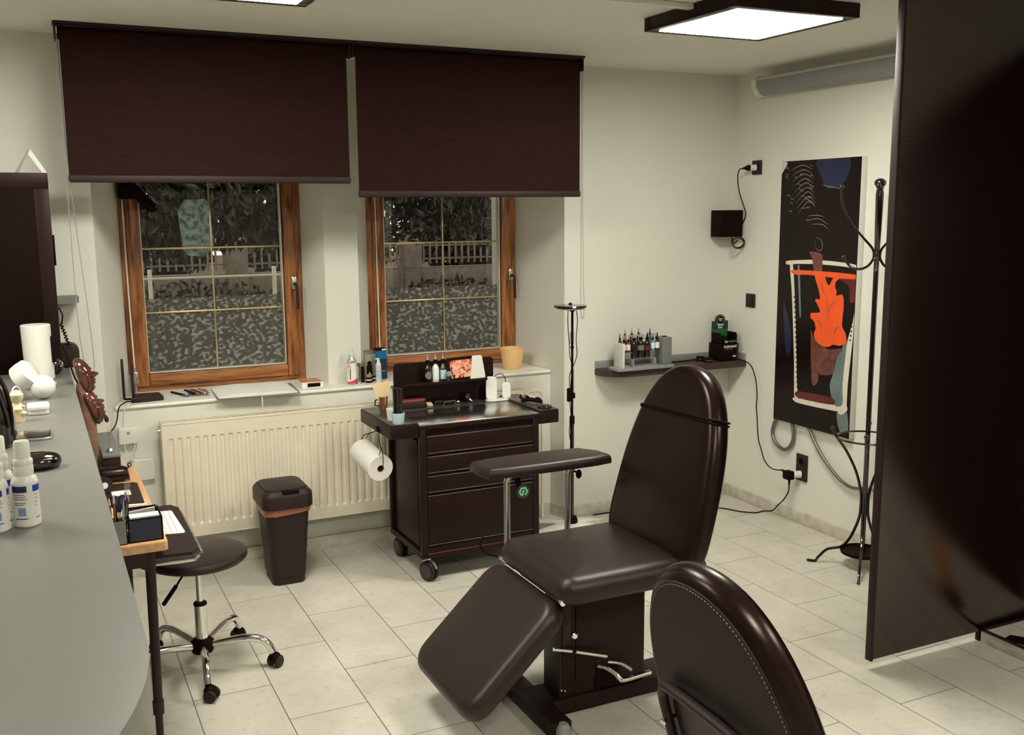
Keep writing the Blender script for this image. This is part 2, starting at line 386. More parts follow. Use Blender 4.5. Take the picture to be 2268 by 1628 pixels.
# ------------------------------------------------------------------ windows
def film_mat():
    m, nt, out = new_mat('faceted_film')
    g = nt.nodes.new('ShaderNodeNewGeometry'); mp = nt.nodes.new('ShaderNodeMapping'); L(nt, g.outputs['Position'], mp.inputs[0])
    mp.inputs['Scale'].default_value = (33, 1, 42); mp.inputs['Rotation'].default_value = (0, R(24), 0)
    v = nt.nodes.new('ShaderNodeTexVoronoi'); v.inputs['Scale'].default_value = 1; L(nt, mp.outputs[0], v.inputs['Vector'])
    v2 = nt.nodes.new('ShaderNodeVectorMath'); v2.operation = 'SUBTRACT'; L(nt, mp.outputs[0], v2.inputs[0]); L(nt, v.outputs['Position'], v2.inputs[1])
    rd = nt.nodes.new('ShaderNodeVectorMath'); rd.operation = 'MULTIPLY_ADD'; rd.inputs[1].default_value = (2, 2, 2); rd.inputs[2].default_value = (-1, -1, -1); L(nt, v.outputs['Color'], rd.inputs[0])
    nr = nt.nodes.new('ShaderNodeVectorMath'); nr.operation = 'NORMALIZE'; L(nt, rd.outputs[0], nr.inputs[0])
    dt = nt.nodes.new('ShaderNodeVectorMath'); dt.operation = 'DOT_PRODUCT'; L(nt, v2.outputs[0], dt.inputs[0]); L(nt, nr.outputs[0], dt.inputs[1])
    sep = nt.nodes.new('ShaderNodeMath'); sep.operation = 'MULTIPLY_ADD'; sep.inputs[1].default_value = 1.1; sep.inputs[2].default_value = .5; L(nt, dt.outputs['Value'], sep.inputs[0])
    cr = nt.nodes.new('ShaderNodeValToRGB'); L(nt, sep.outputs[0], cr.inputs[0]); cr.color_ramp.interpolation = 'LINEAR'
    cr.color_ramp.elements[0].position = .0; cr.color_ramp.elements[0].color = (.10, .10, .088, 1)
    cr.color_ramp.elements[1].position = 1.; cr.color_ramp.elements[1].color = (.34, .33, .285, 1)
    e = cr.color_ramp.elements.new(.50); e.color = (.13, .13, .112, 1); e = cr.color_ramp.elements.new(.54); e.color = (.24, .235, .20, 1)
    d = nt.nodes.new('ShaderNodeBsdfDiffuse'); L(nt, cr.outputs[0], d.inputs[0])
    t = nt.nodes.new('ShaderNodeBsdfTransparent'); t.inputs[0].default_value = (.9, .9, .85, 1)
    mx = nt.nodes.new('ShaderNodeMixShader'); mx.inputs[0].default_value = .66
    L(nt, t.outputs[0], mx.inputs[1]); L(nt, d.outputs[0], mx.inputs[2]); L(nt, mx.outputs[0], out.inputs[0]); return m
M['film'] = film_mat()
def frame_rect(mb, x0, x1, z0, z1, w, y0, y1, r=.006, mat_axis=None):
    mb.box(x0, x0 + w, y0, y1, z0, z1, r); mb.box(x1 - w, x1, y0, y1, z0, z1, r)
def window(n, x0, x1, bar_x, hx):
    z0, z1 = .871, 2.13
    w = bpy.data.objects.new('window_%d' % n, None); COL.objects.link(w); w.location = ((x0 + x1) / 2, 5.46, z0); struct(w, 'brown wooden window, number %d from the left' % n)
    f = MB(); frame_rect(f, x0, x1, z0, z1, .045, 5.462, 5.54); f.build('frame', 'wood', w)
    f = MB(); f.box(x0 + .045, x1 - .045, 5.462, 5.54, z0, z0 + .035, .004); f.box(x0 + .045, x1 - .045, 5.462, 5.54, z1 - .04, z1, .004); f.build('frame_rail', 'woodh', w)
    f = MB(); frame_rect(f, x0 + .032, x1 - .032, z0 + .028, z1 - .03, .068, 5.444, 5.51, .009); s = f.build('sash', 'wood', w)
    f = MB(); f.box(x0 + .1, x1 - .1, 5.446, 5.51, z0 + .028, z0 + .092, .008); f.box(x0 + .1, x1 - .1, 5.446, 5.51, z1 - .1, z1 - .03, .008); f.build('sash_rail', 'woodh', w)
    gx0, gx1, gz0, gz1 = x0 + .098, x1 - .106, z0 + .094, z1 - .1
    f = MB()
    for a in ((gx0, gx0 + .006, gz0, gz1), (gx1 - .006, gx1, gz0, gz1)): f.box(a[0], a[1], 5.452, 5.492, a[2], a[3], .001)
    f.box(gx0, gx1, 5.452, 5.492, gz0, gz0 + .007, .001); f.box(gx0, gx1, 5.452, 5.492, gz1 - .006, gz1, .001); f.build('glazing_bead', 'gask', w)
    f = MB(); f.box(gx0, gx1, 5.498, 5.502, gz0, gz1); f.build('pane', 'pane', w)
    f = MB(); f.box(bar_x - .004, bar_x + .004, 5.487, 5.494, gz0, gz1, .001)
    for z in (1.61, 1.277): f.box(gx0, gx1, 5.486, 5.495, z - .0045, z + .0045, .001)
    f.build('glazing_bars', 'gold', w)
    f = MB(); f.box(gx0, gx1, 5.4965, 5.4975, gz0, 1.35); f.build('frosted_film', 'film', w)
    f = MB(); f.box(hx - .014, hx + .014, 5.428, 5.444, 1.375, 1.445, .004); h = f.build('handle_plate', 'silver', w)
    f = MB(); f.tube([(hx, 5.43, 1.405), (hx, 5.40, 1.405), (hx + .004, 5.392, 1.385), (hx + .006, 5.39, 1.27)], .0085, 10); f.build('handle', 'darkp', w)
    return w
window(1, .42, 1.347, .875, 1.295)
window(2, 1.72, 2.652, 2.193, 2.608)
# opening head above the frames
m = MB(); m.box(.42, 1.347, 5.462, 5.8, 2.13, 2.15); m.box(1.72, 2.652, 5.462, 5.8, 2.13, 2.15); struct(m.build('trim_2', 'wall', smooth=False), 'window opening head')

# ------------------------------------------------------------------ outdoors
m = MB(); m.box(-12, 26, 5.8, 45, -.5, -.1); tag(m.build('garden_ground', 'soil', smooth=False), 'dull brown garden ground beyond the windows', None, kind='structure')
M['leafm'] = mat('leaf_dark', (.034, .031, .021), .4, var=.7, scale=3.)
M['leaf2'] = mat('leaf_shrub', (.050, .036, .026), .7, var=.6, scale=2)
def leaves(name, m_, parent, n, boxes, size, seed):
    rnd = random.Random(seed); verts = []; faces = []
    org = worg(parent) if parent else Vector((0, 0, 0))
    for k in range(n):
        c, e = boxes[rnd.randrange(len(boxes))]
        while 1:
            q = Vector((rnd.uniform(-1, 1), rnd.uniform(-1, 1), rnd.uniform(-1, 1)))
            if q.length < 1: break
        p = Vector((c[0] + q.x * e[0], c[1] + q.y * e[1], c[2] + q.z * e[2]))
        rot = Matrix.Rotation(rnd.uniform(0, 6.28), 3, 'Z') @ Matrix.Rotation(rnd.uniform(0, 6.28), 3, 'X') @ Matrix.Rotation(rnd.uniform(0, 6.28), 3, 'Y')
        s = size * rnd.uniform(.6, 1.3); b = len(verts)
        for v in ((0, -1, 0), (.45, -.2, .08), (.3, .5, .05), (0, 1.1, -.15), (-.3, .5, .05), (-.45, -.2, .08)): verts.append(p + rot @ (Vector(v) * s) - org)
        faces += [(b, b + 1, b + 2, b + 3), (b, b + 3, b + 4, b + 5)]
    me = bpy.data.meshes.new(name); me.from_pydata(verts, [], faces); me.materials.append(M[m_]); o = bpy.data.objects.new(name, me); COL.objects.link(o); o.parent = parent
    return o
def tree(label, x, y, boxes, n, seed, size=.05):
    t = thing('garden_tree', label, 'tree', (x, y, -.1))
    b = MB(); b.tube([(x, y, -.1), (x + .04, y, 1.1), (x - .05, y + .05, 2.2), (x + .1, y, 3.4)], .11, 10, r_end=.05)
    for dx, dz in ((-.8, 2.6), (.9, 2.9), (-.5, 3.2)): b.tube([(x, y, 1.9), (x + dx * .5, y - .2, 2.4), (x + dx, y - .3, dz)], .035, 8, r_end=.012)
    b.build('trunk', 'bark2', t); leaves('foliage', 'leafm', t, n, boxes, size, seed)
tree('dark leafy tree filling the top of the left window', .1, 9.2, [((.6, 8.4, 2.35), (1.2, .8, 1.0)), ((1.5, 8.6, 2.4), (.95, .8, .95)), ((.9, 8.0, 2.0), (.8, .5, .58)), ((1.75, 8.3, 2.05), (.7, .5, .6)), ((-.3, 8.5, 2.4), (1.2, .8, .9))], 11000, 3, .050)
tree('dark leafy tree behind the top of the right window', 4.9, 9.6, [((3.45, 8.6, 2.45), (.9, .8, .9)), ((4.1, 8.8, 2.3), (1.0, .8, .9)), ((3.5, 9.0, 2.1), (.85, .5, .5)), ((3.05, 8.4, 2.1), (.48, .5, .6))], 8500, 5, .042)
for k, (x, lab) in enumerate([(2.2, 'dark distant tree beyond the street fence, leftmost'), (7.5, 'dark distant tree beyond the street fence, middle'), (12.8, 'dark distant tree beyond the street fence, rightmost')]):
    t = thing('distant_tree', lab, 'tree', (x, 28.5, -.1)); b = MB(); b.cyl((x, 28.5, -.1), (x, 28.5, 1.2), .12, .08); b.build('trunk', 'bark2', t)
    leaves('foliage', 'leafm', t, 4200, [((x, 28.5, 1.0), (2.45, 1.5, 1.0)), ((x, 28.3, .8), (2.5, 1.2, 1.0)), ((x, 28.5, 1.3), (2.0, 1.3, .9))], .17, 60 + k)
# shrubs and beds
for k, (x, y, w, h, lab) in enumerate([(1.6, 11.5, 1.3, .55, 'brownish shrub seen low in the left window'), (4.6, 11.2, 1.2, .5, 'brownish shrub seen low in the right window'), (6.6, 12.2, 1.3, .5, 'dull shrub at the right edge of the right window')]):
    sh = thing('garden_shrub', lab, 'shrub', (x, y, -.1)); b = MB()
    for q in range(7): b.tube([(x + (q - 3) * .05, y, -.1), (x + (q - 3) * .15, y, .4), (x + (q - 3) * .28, y, .8)], .012, 6)
    b.build('stem', 'bark2', sh); leaves('foliage', 'leaf2', sh, 2600, [((x, y, h), (w, .6, .5))], .042, 20 + k)
# white rail fence near the left window
f = thing('rail_fence', 'white metal rail fence crossing the left window view', 'fence', (1.1, 7, -.1))
for x in (.71, 1.53): b = MB(); b.box(x - .012, x + .012, 6.98, 7.02, -.1, 1.42, .004); b.build('post', 'paper', f)
b = MB(); b.box(.2, 2.1, 6.985, 7.015, 1.353, 1.367, .003); b.build('rail', 'paper', f)
f = thing('wire_fence', 'thin wire fence crossing the right window view', 'fence', (2.9, 7, -.1))
for x in (2.45, 3.22): b = MB(); b.box(x - .008, x + .008, 6.99, 7.01, -.1, 1.40, .002); b.build('post', 'concrete', f)
b = MB(); b.box(2.2, 3.6, 6.995, 7.005, 1.37, 1.378); b.box(2.2, 3.6, 6.995, 7.005, 1.20, 1.21); b.build('wire', 'concrete', f)
f = thing('street_fence', 'pale picket fence on a low stone wall with square pillars across the garden', 'fence', (8, 23, -.1))
b = MB(); b.box(-1, 16, 22.9, 23.2, -.1, .42, .02); b.build('stone_wall', 'concrete', f)
for x in (1.4, 4.2, 8.35, 10.9): b = MB(); b.box(x - .22, x + .22, 22.8, 23.25, -.1, 1.28, .02); b.box(x - .28, x + .28, 22.75, 23.3, 1.28, 1.36, .02); b.build('pillar', 'concrete', f)
b = MB()
for k in range(70):
    x = .0 + k * .17
    b.box(x - .022, x + .022, 22.96, 23.0, .5, 1.02, .004)
b.box(-1, 13, 23.0, 23.03, .6, .64); b.box(-1, 13, 23.0, 23.03, .92, .96); b.build('pickets', 'fencew', f)
# pale blue patch and teal sheets seen through the glass
m = MB()
sh = [(.735, 1.60), (.72, 1.80), (.755, 1.86), (.86, 1.865), (.885, 1.84), (.895, 1.62), (.84, 1.56), (.76, 1.57)]
m.prism([(x, 5.53, z) for x, z in densify(sh, .03)], (0, .004, 0)); tag(m.build('pale_blue_patch', 'patchblue'), 'mottled pale blue patch just outside the left window', 'sheet')
M['sheetteal'] = sheet_mat('teal_paper', (.42, .80, .80), 22)
for (x0, x1, z0, z1, lab) in [(1.875, 2.055, 1.03, 1.235, 'pale teal sheet outside right window, leftmost of three'), (2.095, 2.285, 1.05, 1.235, 'pale teal sheet outside right window, middle of three'), (2.325, 2.505, 1.05, 1.245, 'pale teal sheet outside right window, rightmost of three')]:
    m = MB(); m.box(x0, x1, 5.506, 5.508, z0, z1); tag(m.build('paper_sheet', 'sheetteal'), lab, 'sheet', 'teal sheets on the right window')

# ------------------------------------------------------------------ ceiling lights
def ceiling_light(cx, cy, label, fm, side=.60, h=.055):
    t = thing('ceiling_light', label, 'ceiling light', (cx, cy, CZ - h), 'square panel lights on the ceiling')
    b = MB(); a = side / 2; w = .045
    b.box(cx - a, cx + a, cy - a, cy - a + w, CZ - h, CZ - .0005, .003); b.box(cx - a, cx + a, cy + a - w, cy + a, CZ - h, CZ - .0005, .003)
    b.box(cx - a, cx - a + w, cy - a + w, cy + a - w, CZ - h, CZ - .0005, .003); b.box(cx + a - w, cx + a, cy - a + w, cy + a - w, CZ - h, CZ - .0005, .003)
    b.build('frame', fm, t)
    b = MB(); b.box(cx - a + w, cx + a - w, cy - a + w, cy + a - w, CZ - h - .001, CZ - h + .006); b.build('diffuser', 'panel_on', t)
ceiling_light(2.672, 3.345, 'square lit panel light in a dark frame above the coat corner', 'dark')
ceiling_light(.665, 3.40, 'square lit panel light in a pale frame above the left window', 'chromeb')
ceiling_light(-.95, 3.4, 'square fill panel added out of view above the counter, for the left wall', 'chromeb')  # unseen panel, added to brighten the left wall
ceiling_light(.9, .45, 'square fill panel added out of view above the camera position', 'chromeb')  # unseen fill light added overhead to shape the room light
ceiling_light(2.9, .3, 'square fill panel added out of view on the ceiling in front of the partition', 'dark')  # another added fill light, outside the view
b = MB(); b.box(1.2, 2.505, 3.30, 3.335, CZ - .022, CZ - .0005, .004); tag(b.build('cable_duct', 'white'), 'white cable duct running along the ceiling to the dark framed light', 'cable duct')
# ------------------------------------------------------------------ roller blinds
def blind(x0, x1, zb, label, chain_x, loop):
    Y = 4.68
    t = thing('roller_blind', label, 'roller blind', ((x0 + x1) / 2, Y, zb), 'roller blinds over the windows')
    b = MB(); b.box(x0 - .022, x1 + .022, Y - .045, Y + .045, CZ - .012, CZ - .0005, .003); b.build('top_rail', 'darkp', t)
    b = MB(); b.cyl((x0 - .004, Y, CZ - .042), (x1 + .004, Y, CZ - .042), .027, seg=24); b.build('roller', 'blind', t)
    for x in (x0 - .018, x1 + .010):
        b = MB(); b.box(x, x + .007, Y - .04, Y + .04, CZ - .075, CZ - .01, .003); b.build('bracket', 'darkp', t)
    b = MB(); n = 40
    vs = []
    f0 = [Vector((x0 + (x1 - x0) * i / n, Y - .027 + .0012 * math.sin(i * .9), zb)) for i in range(n + 1)]
    f1 = [Vector((x0 + (x1 - x0) * i / n, Y - .027, CZ - .042)) for i in range(n + 1)]
    b.rings([f0, f1, [p + Vector((0, .0012, 0)) for p in f1], [p + Vector((0, .0012, 0)) for p in f0], f0], False, False, False); b.build('fabric', 'blind', t)
    b = MB(); b.box(x0 - .003, x1 + .003, Y - .037, Y - .017, zb - .004, zb + .03, .0085, 3); b.build('bottom_bar', 'darkp', t)
    if loop:
        b = MB(); b.tube(loop, .0017, 6, sub=8); b.build('chain', 'greyp', t)
    return t
blind(.178, 1.394, 1.928, 'dark brown roller blind over the left window, lowered halfway', .17,
      [(.166, 4.665, 2.53), (.166, 4.665, 2.0), (.168, 4.665, 1.5), (.172, 4.665, 1.28), (.186, 4.668, 1.13), (.204, 4.675, 1.10), (.222, 4.682, 1.15), (.212, 4.685, 1.4), (.190, 4.69, 1.75), (.176, 4.69, 2.1), (.172, 4.69, 2.53)])
blind(1.437, 2.639, 1.864, 'dark brown roller blind over the right window, hanging slightly lower', 2.67,
      [(2.655, 4.665, 2.52), (2.655, 4.665, 1.9), (2.655, 4.665, 1.45), (2.658, 4.668, 1.27), (2.67, 4.675, 1.213), (2.685, 4.682, 1.25), (2.684, 4.69, 1.5), (2.677, 4.69, 2.0), (2.676, 4.69, 2.52)])

# ------------------------------------------------------------------ radiator
t = thing('radiator', 'long cream panel radiator under the left window', 'radiator', (1.55, 4.99, .2))
RX0, RX1, RZ0, RZ1, RY = .515, 2.47, .205, .775, 4.99
b = MB(); n = 0
xs = [RX0 + .02]
prof = []
ribs = int((RX1 - RX0 - .06) / .0405)
# ribbed front panel: grid with vertical corrugations fading at top and bottom
zz = [RZ0, RZ0 + .055, RZ0 + .068, RZ1 - .075, RZ1 - .066, RZ1]
cols = []
for k in range(ribs):
    x = RX0 + .03 + k * .0405
    cols += [(x, 0), (x + .006, -1), (x + .017, -1), (x + .024, 0)]
cols = [(RX0 + .004, 0)] + cols + [(RX1 - .004, 0)]
rows = []
for i, z in enumerate(zz):
    dpt = 0 if i in (0, 1, 4, 5) else 1
    rows.append([Vector((x, RY + (.0065 * -w_ if dpt else 0), z)) for x, w_ in cols])
b.rings(rows, False, False, False); b.build('front_panel', 'rad', t, angle=20)
b = MB(); b.box(RX0, RX0 + .004, RY - .002, RY + .088, RZ0, RZ1 + .012, .001); b.box(RX1 - .004, RX1, RY - .002, RY + .088, RZ0, RZ1 + .012, .001)
b.box(RX0, RX1, RY - .002, RY + .004, RZ1, RZ1 + .012, .002); b.box(RX0, RX1, RY - .002, RY + .004, RZ0 - .004, RZ0, .001); b.build('casing', 'rad', t)
b = MB(); b.box(RX0 + .01, RX1 - .01, RY + .07, RY + .076, RZ0 + .01, RZ1 - .01); b.build('back_panel', 'rad', t)
b = MB()
x = RX0 + .012
while x < RX1 - .015: b.box(x, x + .0045, RY + .006, RY + .084, RZ1 + .001, RZ1 + .009); x += .0135
b.box(RX0 + .004, RX1 - .004, RY + .004, RY + .008, RZ1 + .002, RZ1 + .01); b.box(RX0 + .004, RX1 - .004, RY + .082, RY + .086, RZ1 + .002, RZ1 + .01); b.build('top_grille', 'rad', t)
b = MB(); b.cyl((RX0 - .016, RY + .04, .745), (RX0, RY + .04, .745), .008); b.build('bleed_valve', 'chromeb', t)
for x in (.7, 2.2): b = MB(); b.box(x, x + .02, RY + .076, 5.0995, .3, .72); b.build('wall_bracket', 'rad', t)
b = MB(); b.cyl((RX1 - .002, RY + .04, .735), (RX1 + .028, RY + .04, .735), .016); b.build('valve', 'chromeb', t)
b = MB(); b.lathe([(.014, 0), (.02, .006), (.022, .02), (.021, .045), (.015, .055), (.0, .056)], (RX1 + .028, RY + .04, .735), 18, (1, -.25, -.12)); b.build('thermostat_head', 'white', t)
b = MB(); b.tube([(RX1 + .02, RY + .05, .752), (RX1 + .10, RY + .05, .765), (RX1 + .135, RY + .05, .755), (RX1 + .145, RY + .05, .72), (RX1 + .145, RY + .05, .5), (RX1 + .145, RY + .05, .004)], .009, 10); b.build('pipe', 'rad', t)
b = MB(); b.tube([(RX1 - .01, RY + .05, .245), (RX1 + .06, RY + .05, .35), (RX1 + .10, RY + .05, .33), (RX1 + .105, RY + .05, .2), (RX1 + .105, RY + .05, .004)], .009, 10); b.build('pipe', 'rad', t)

# ------------------------------------------------------------------ tool trolley
t = thing('tool_trolley', 'dark steel tool trolley with drawers under the right window', 'tool trolley', (1.93, 4.61, 0))
TX0, TX1, TY0, TY1 = 1.61, 2.25, 4.37, 4.85
b = MB(); b.box(TX0 + .02, TX1 - .02, TY0 + .012, TY1 - .005, .15, .755); b.build('body', 'dark', t)
for x in (TX0, TX1 - .036):
    for y in (TY0, TY1 - .03):
        b = MB(); b.box(x, x + .036, y, y + .03, .14, .765, .006); b.build('corner_post', 'dark', t)
b = MB(); b.box(TX0 + .002, TX1 - .002, TY0 + .006, TY1, .118, .150, .002); b.build('skirt', 'dark', t)
b = MB(); b.box(TX0 + .001, TX1 - .001, TY0 + .004, TY1 + .001, .1405, .1445, .001); b.build('bottom_line', 'red', t)
b = MB(); b.box(TX0 + .036, TX1 - .036, TY0 + .006, TY0 + .03, .150, .180, .002); b.build('plinth', 'dark', t)
def drawer(z0, z1, label=None):
    b = MB(); b.box(TX0 + .037, TX1 - .037, TY0 + .001, TY0 + .02, z0, z1 - .018, .0015); d = b.build('drawer', 'dark', t)
    b = MB()
    pts = [(TY0 + .001, z1 - .018), (TY0 + .0005, z1 - .0165), (TY0 + .012, z1 - .012), (TY0 + .014, z1 - .004), (TY0 + .006, z1), (TY0 + .018, z1), (TY0 + .018, z1 - .018)]
    b.prism([(TX0 + .037, y, z) for y, z in pts], (TX1 - TX0 - .074, 0, 0)); b.build('grip_rail', 'dark', d)
    b = MB(); b.box(TX0 + .037, TX1 - .037, TY0 - .0004, TY0 + .002, z1 - .0185, z1 - .0165, .0004); b.build('edge', 'chromeb', d)
    b = MB(); b.box(TX0 + .037, TX1 - .037, TY0 - .0004, TY0 + .002, z0 - .0002, z0 + .0016, .0004); b.build('edge', 'chromeb', d)
    return d
dr = [drawer(.186, .452), drawer(.452, .548), drawer(.548, .645), drawer(.645, .745)]
# round green emblem on the lowest drawer
b = MB(); b.lathe([(.036, 0), (.036, .0012), (.034, .0016)], (2.159, TY0 + .001, .391), 36, (0, -1, 0)); em = b.build('emblem', 'greend', t)
b = MB()
hexp = [(.026 * math.cos(R(60 * k)), .026 * math.sin(R(60 * k))) for k in range(6)]; hexi = [(x * .68, z * .68) for x, z in hexp]
for k in (4.62, 5.2):  pass
segs = [0, 1, 2, 3, 5]
for k in range(6):
    if k == 4: continue
    a, c = hexp[k], hexp[(k + 1) % 6]; ai, ci = hexi[k], hexi[(k + 1) % 6]
    b.prism([(2.159 + q[0], TY0 - .0003, .391 + q[1]) for q in (a, c, ci, ai)], (0, -.0009, 0))
bolt = [(.004, .014), (-.010, -.001), (-.002, -.001), (-.012, -.018), (-.004, -.022), (.003, -.010), (.002, -.004), (.010, .001), (.002, .001)]
b.prism([(2.159 + x * .95, TY0 - .0003, .391 + z * .95) for x, z in bolt], (0, -.0009, 0)); b.build('emblem_mark', 'greenl', em)
b = MB(); b.box(TX0, TX1, TY0, TY1, .760, .783, .004); b.build('top', 'dark', t)
b = MB(); b.box(TX0 - .001, TX1 + .001, TY0 - .001, TY0 + .33, .783, .790, .0025, 3); b.build('steel_tray', 'steel', t)
b = MB(); b.box(TX0, TX1, TY0 + .33, TY1, .783, .789, .002); b.build('rear_top', 'darkt', t)
for x0, x1 in ((1.468, TX0 - .001), (TX1 + .001, 2.365)):
    b = MB(); b.box(x0, x1, TY0 + .003, TY1, .728, .797, .006); s = b.build('side_shelf', 'dark', t)
    b = MB(); b.box(x0 + .004, x1 - .002, TY0 + .007, TY1 - .004, .797, .7985, .0005); b.build('shelf_top', 'darkt', s)
# left side recess frame + side panel
b = MB(); b.box(TX0 + .004, TX0 + .018, TY0 + .05, TY1 - .12, .17, .70, .003); b.build('side_panel', 'dark', t)
# back upstand with ledge
b = MB()
out = rrect(.565, .232, .02, 6, 1.930, .900)
b.prism([(x, 4.838, z) for x, z in out], (0, .008, 0)); b.build('back_panel', 'dark', t)
b = MB(); b.box(1.665, 2.132, 4.735, 4.838, .908, .914, .002); b.box(1.665, 2.132, 4.735, 4.739, .908, .922, .001); b.build('back_ledge', 'dark', t)
for (x, y, ang) in ((1.655, 4.40, 22), (1.650, 4.80, 8), (2.205, 4.40, 20), (2.205, 4.80, 30)):
    mt = Matrix.Translation((x, y, 0)) @ Matrix.Rotation(R(ang), 4, 'Z')
    b = MB()
    for sg in (-1, 1): b.lathe([(.0, -.009), (.040, -.009), (.049, -.005), (.0505, 0), (.049, .005), (.040, .009), (.0, .009)], (sg * .0135, 0, .0508), 28, (1, 0, 0))
    c = b.build('caster', 'darkp', t, xf=mt)
    b = MB()
    for sg in (-1, 1): b.lathe([(0, 0), (.034, 0), (.036, .001), (.030, .0022), (0, .0022)], (sg * .0228, 0, .0508), 24, (sg, 0, 0))
    b.build('hub_cap', 'gloss', c, xf=mt)
    b = MB()
    arc = [(.058 * math.sin(R(q)), .0508 + .058 * math.cos(R(q))) for q in range(-70, 100, 10)]; arc2 = [(.047 * math.sin(R(q)), .0508 + .047 * math.cos(R(q))) for q in range(-70, 100, 10)][::-1]
    b.prism([(-.0042, yy, zz_) for yy, zz_ in arc + arc2], (.0084, 0, 0)); b.cyl((0, 0, .1075), (0, 0, .119), .012); b.build('fork', 'silver', c, xf=mt)

# ------------------------------------------------------------------ pedal bin
t = thing('waste_bin', 'black swing lid waste bin with brown liner in front of the radiator', 'waste bin', (1.03, 4.74, 0))
def bin_ring(w, d, z, r, dx=0, dy=0): return [Vector((1.030 + dx + x, 4.752 + dy + y, z)) for x, y in rrect(w, d, r, 6)]
b = MB(); b.rings([bin_ring(.150, .185, 0, .03), bin_ring(.158, .195, .006, .032), bin_ring(.160, .198, .04, .032), bin_ring(.168, .204, .042, .034), bin_ring(.212, .262, .385, .045), bin_ring(.218, .268, .395, .045)]); b.build('body', 'darkp', t)
b = MB(); b.rings([bin_ring(.221, .271, .368, .045), bin_ring(.226, .276, .380, .047), bin_ring(.235, .286, .40, .05), bin_ring(.228, .278, .41, .05)])
for v in b.bm.verts:
    if v.co.z < .37: v.co.z += .006 * math.sin(v.co.x * 75) + .004 * math.sin(v.co.y * 50) - .014 * max(0, min(1, (1.0 - v.co.x) / .08))
b.build('liner', 'bag', t)
b = MB(); b.rings([bin_ring(.240, .292, .392, .05), bin_ring(.246, .298, .398, .052), bin_ring(.246, .298, .448, .052), bin_ring(.240, .292, .462, .052), bin_ring(.215, .262, .478, .05), bin_ring(.205, .25, .477, .05)]); l = b.build('lid_ring', 'darkp', t)
b = MB()
o = rrect(.202, .238, .045, 6)
b.pad(o, (1.03, 4.757, 0), (1, 0, 0), (0, 1, 0), (0, 0, 1), .470, .486, .008, .010); b.build('swing_flap', 'darkp', t)
b = MB(); b.box(1.002, 1.080, 4.604, 4.640, .4665, .4835, .002); b.build('finger_slot', 'black', t)

# ------------------------------------------------------------------ treatment chairs
SH = (.32, .093, 2.969, .42, .095)
def back_outline(hw0, hgt, n=26):
    h0, kn, pp, qq, tp = hw0, .093, 2.9, .43, .08
    out = []
    for i in range(n + 1):
        u = 1 - (1 - i / n) ** 1.6
        w_ = h0 * max(0, 1 - max(0, (u - kn) / (1 - kn)) ** pp) ** qq * (1 - tp * max(0, (kn - u) / kn))
        out.append((w_, u * hgt))
    L_ = [(-a, c) for a, c in out if a > 1e-4]
    pts = [(a, c) for a, c in out] + L_[::-1]
    # resample evenly
    P = [Vector(p) for p in pts]; d = [0]
    for i in range(len(P)): d.append(d[-1] + (P[(i + 1) % len(P)] - P[i]).length)
    N = 80; res = []
    for k in range(N):
        s = d[-1] * k / N; i = max(j for j in range(len(P)) if d[j] <= s)
        a, c = P[i], P[(i + 1) % len(P)]; f = (s - d[i]) / max(1e-9, d[i + 1] - d[i]); res.append(a + (c - a) * f)
    for _ in range(3): res = [(res[i - 1] + res[i] * 2 + res[(i + 1) % N]) / 4 for i in range(N)]
    return [(p.x, p.y) for p in res]
CYc = 2.985
t = thing('treatment_chair', 'black leather treatment chair with tall back and lowered leg rest, in mid room', 'treatment chair', (1.77, 3.0, 0))
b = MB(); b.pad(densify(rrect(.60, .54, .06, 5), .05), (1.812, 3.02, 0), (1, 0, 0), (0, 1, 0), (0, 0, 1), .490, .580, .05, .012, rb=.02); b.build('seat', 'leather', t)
tl = .264; ub = Vector((math.sin(tl), 0, math.cos(tl))); nb = Vector((-math.cos(tl), 0, math.sin(tl)))
BO = Vector((1.965, 2.993, .545))
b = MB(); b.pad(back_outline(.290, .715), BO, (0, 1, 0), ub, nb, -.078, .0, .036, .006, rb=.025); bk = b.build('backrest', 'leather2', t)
# elastic band round the upper back
b = MB()
for dz in (0, .012):
    P = []
    u0, u1 = .53 + dz, .515 + dz * .6
    hwu = max(p[0] for p in back_outline(.290, .715) if abs(p[1] - .530) < .010) + .001
    for (a, h) in [(-1, -.04), (-.985, -.012), (-.90, .0), (-.4, .006), (0, .0075), (.4, .006), (.90, .0), (.985, -.012), (1, -.04), (.98, -.072), (.9, -.080), (0, -.081), (-.9, -.080), (-.98, -.072)]:
        P.append(BO + Vector((0, a * hwu, 0)) + ub * (u0 + (u1 - u0) * (a + 1) / 2) + nb * (h + .003))
    Q = []
    for i in range(len(P)):
        for k in range(3): Q.append(P[i].lerp(P[(i + 1) % len(P)], k / 3))
    b.loop_tube(Q, .0042)
b.build('elastic_band', 'black', t)
b = MB(); b.cyl(BO + Vector((.03, -.215, -.005)), BO + Vector((.085, -.255, -.015)), .005); b.sphere(BO + Vector((.09, -.258, -.016)), .009); b.build('recline_lever', 'black', t)
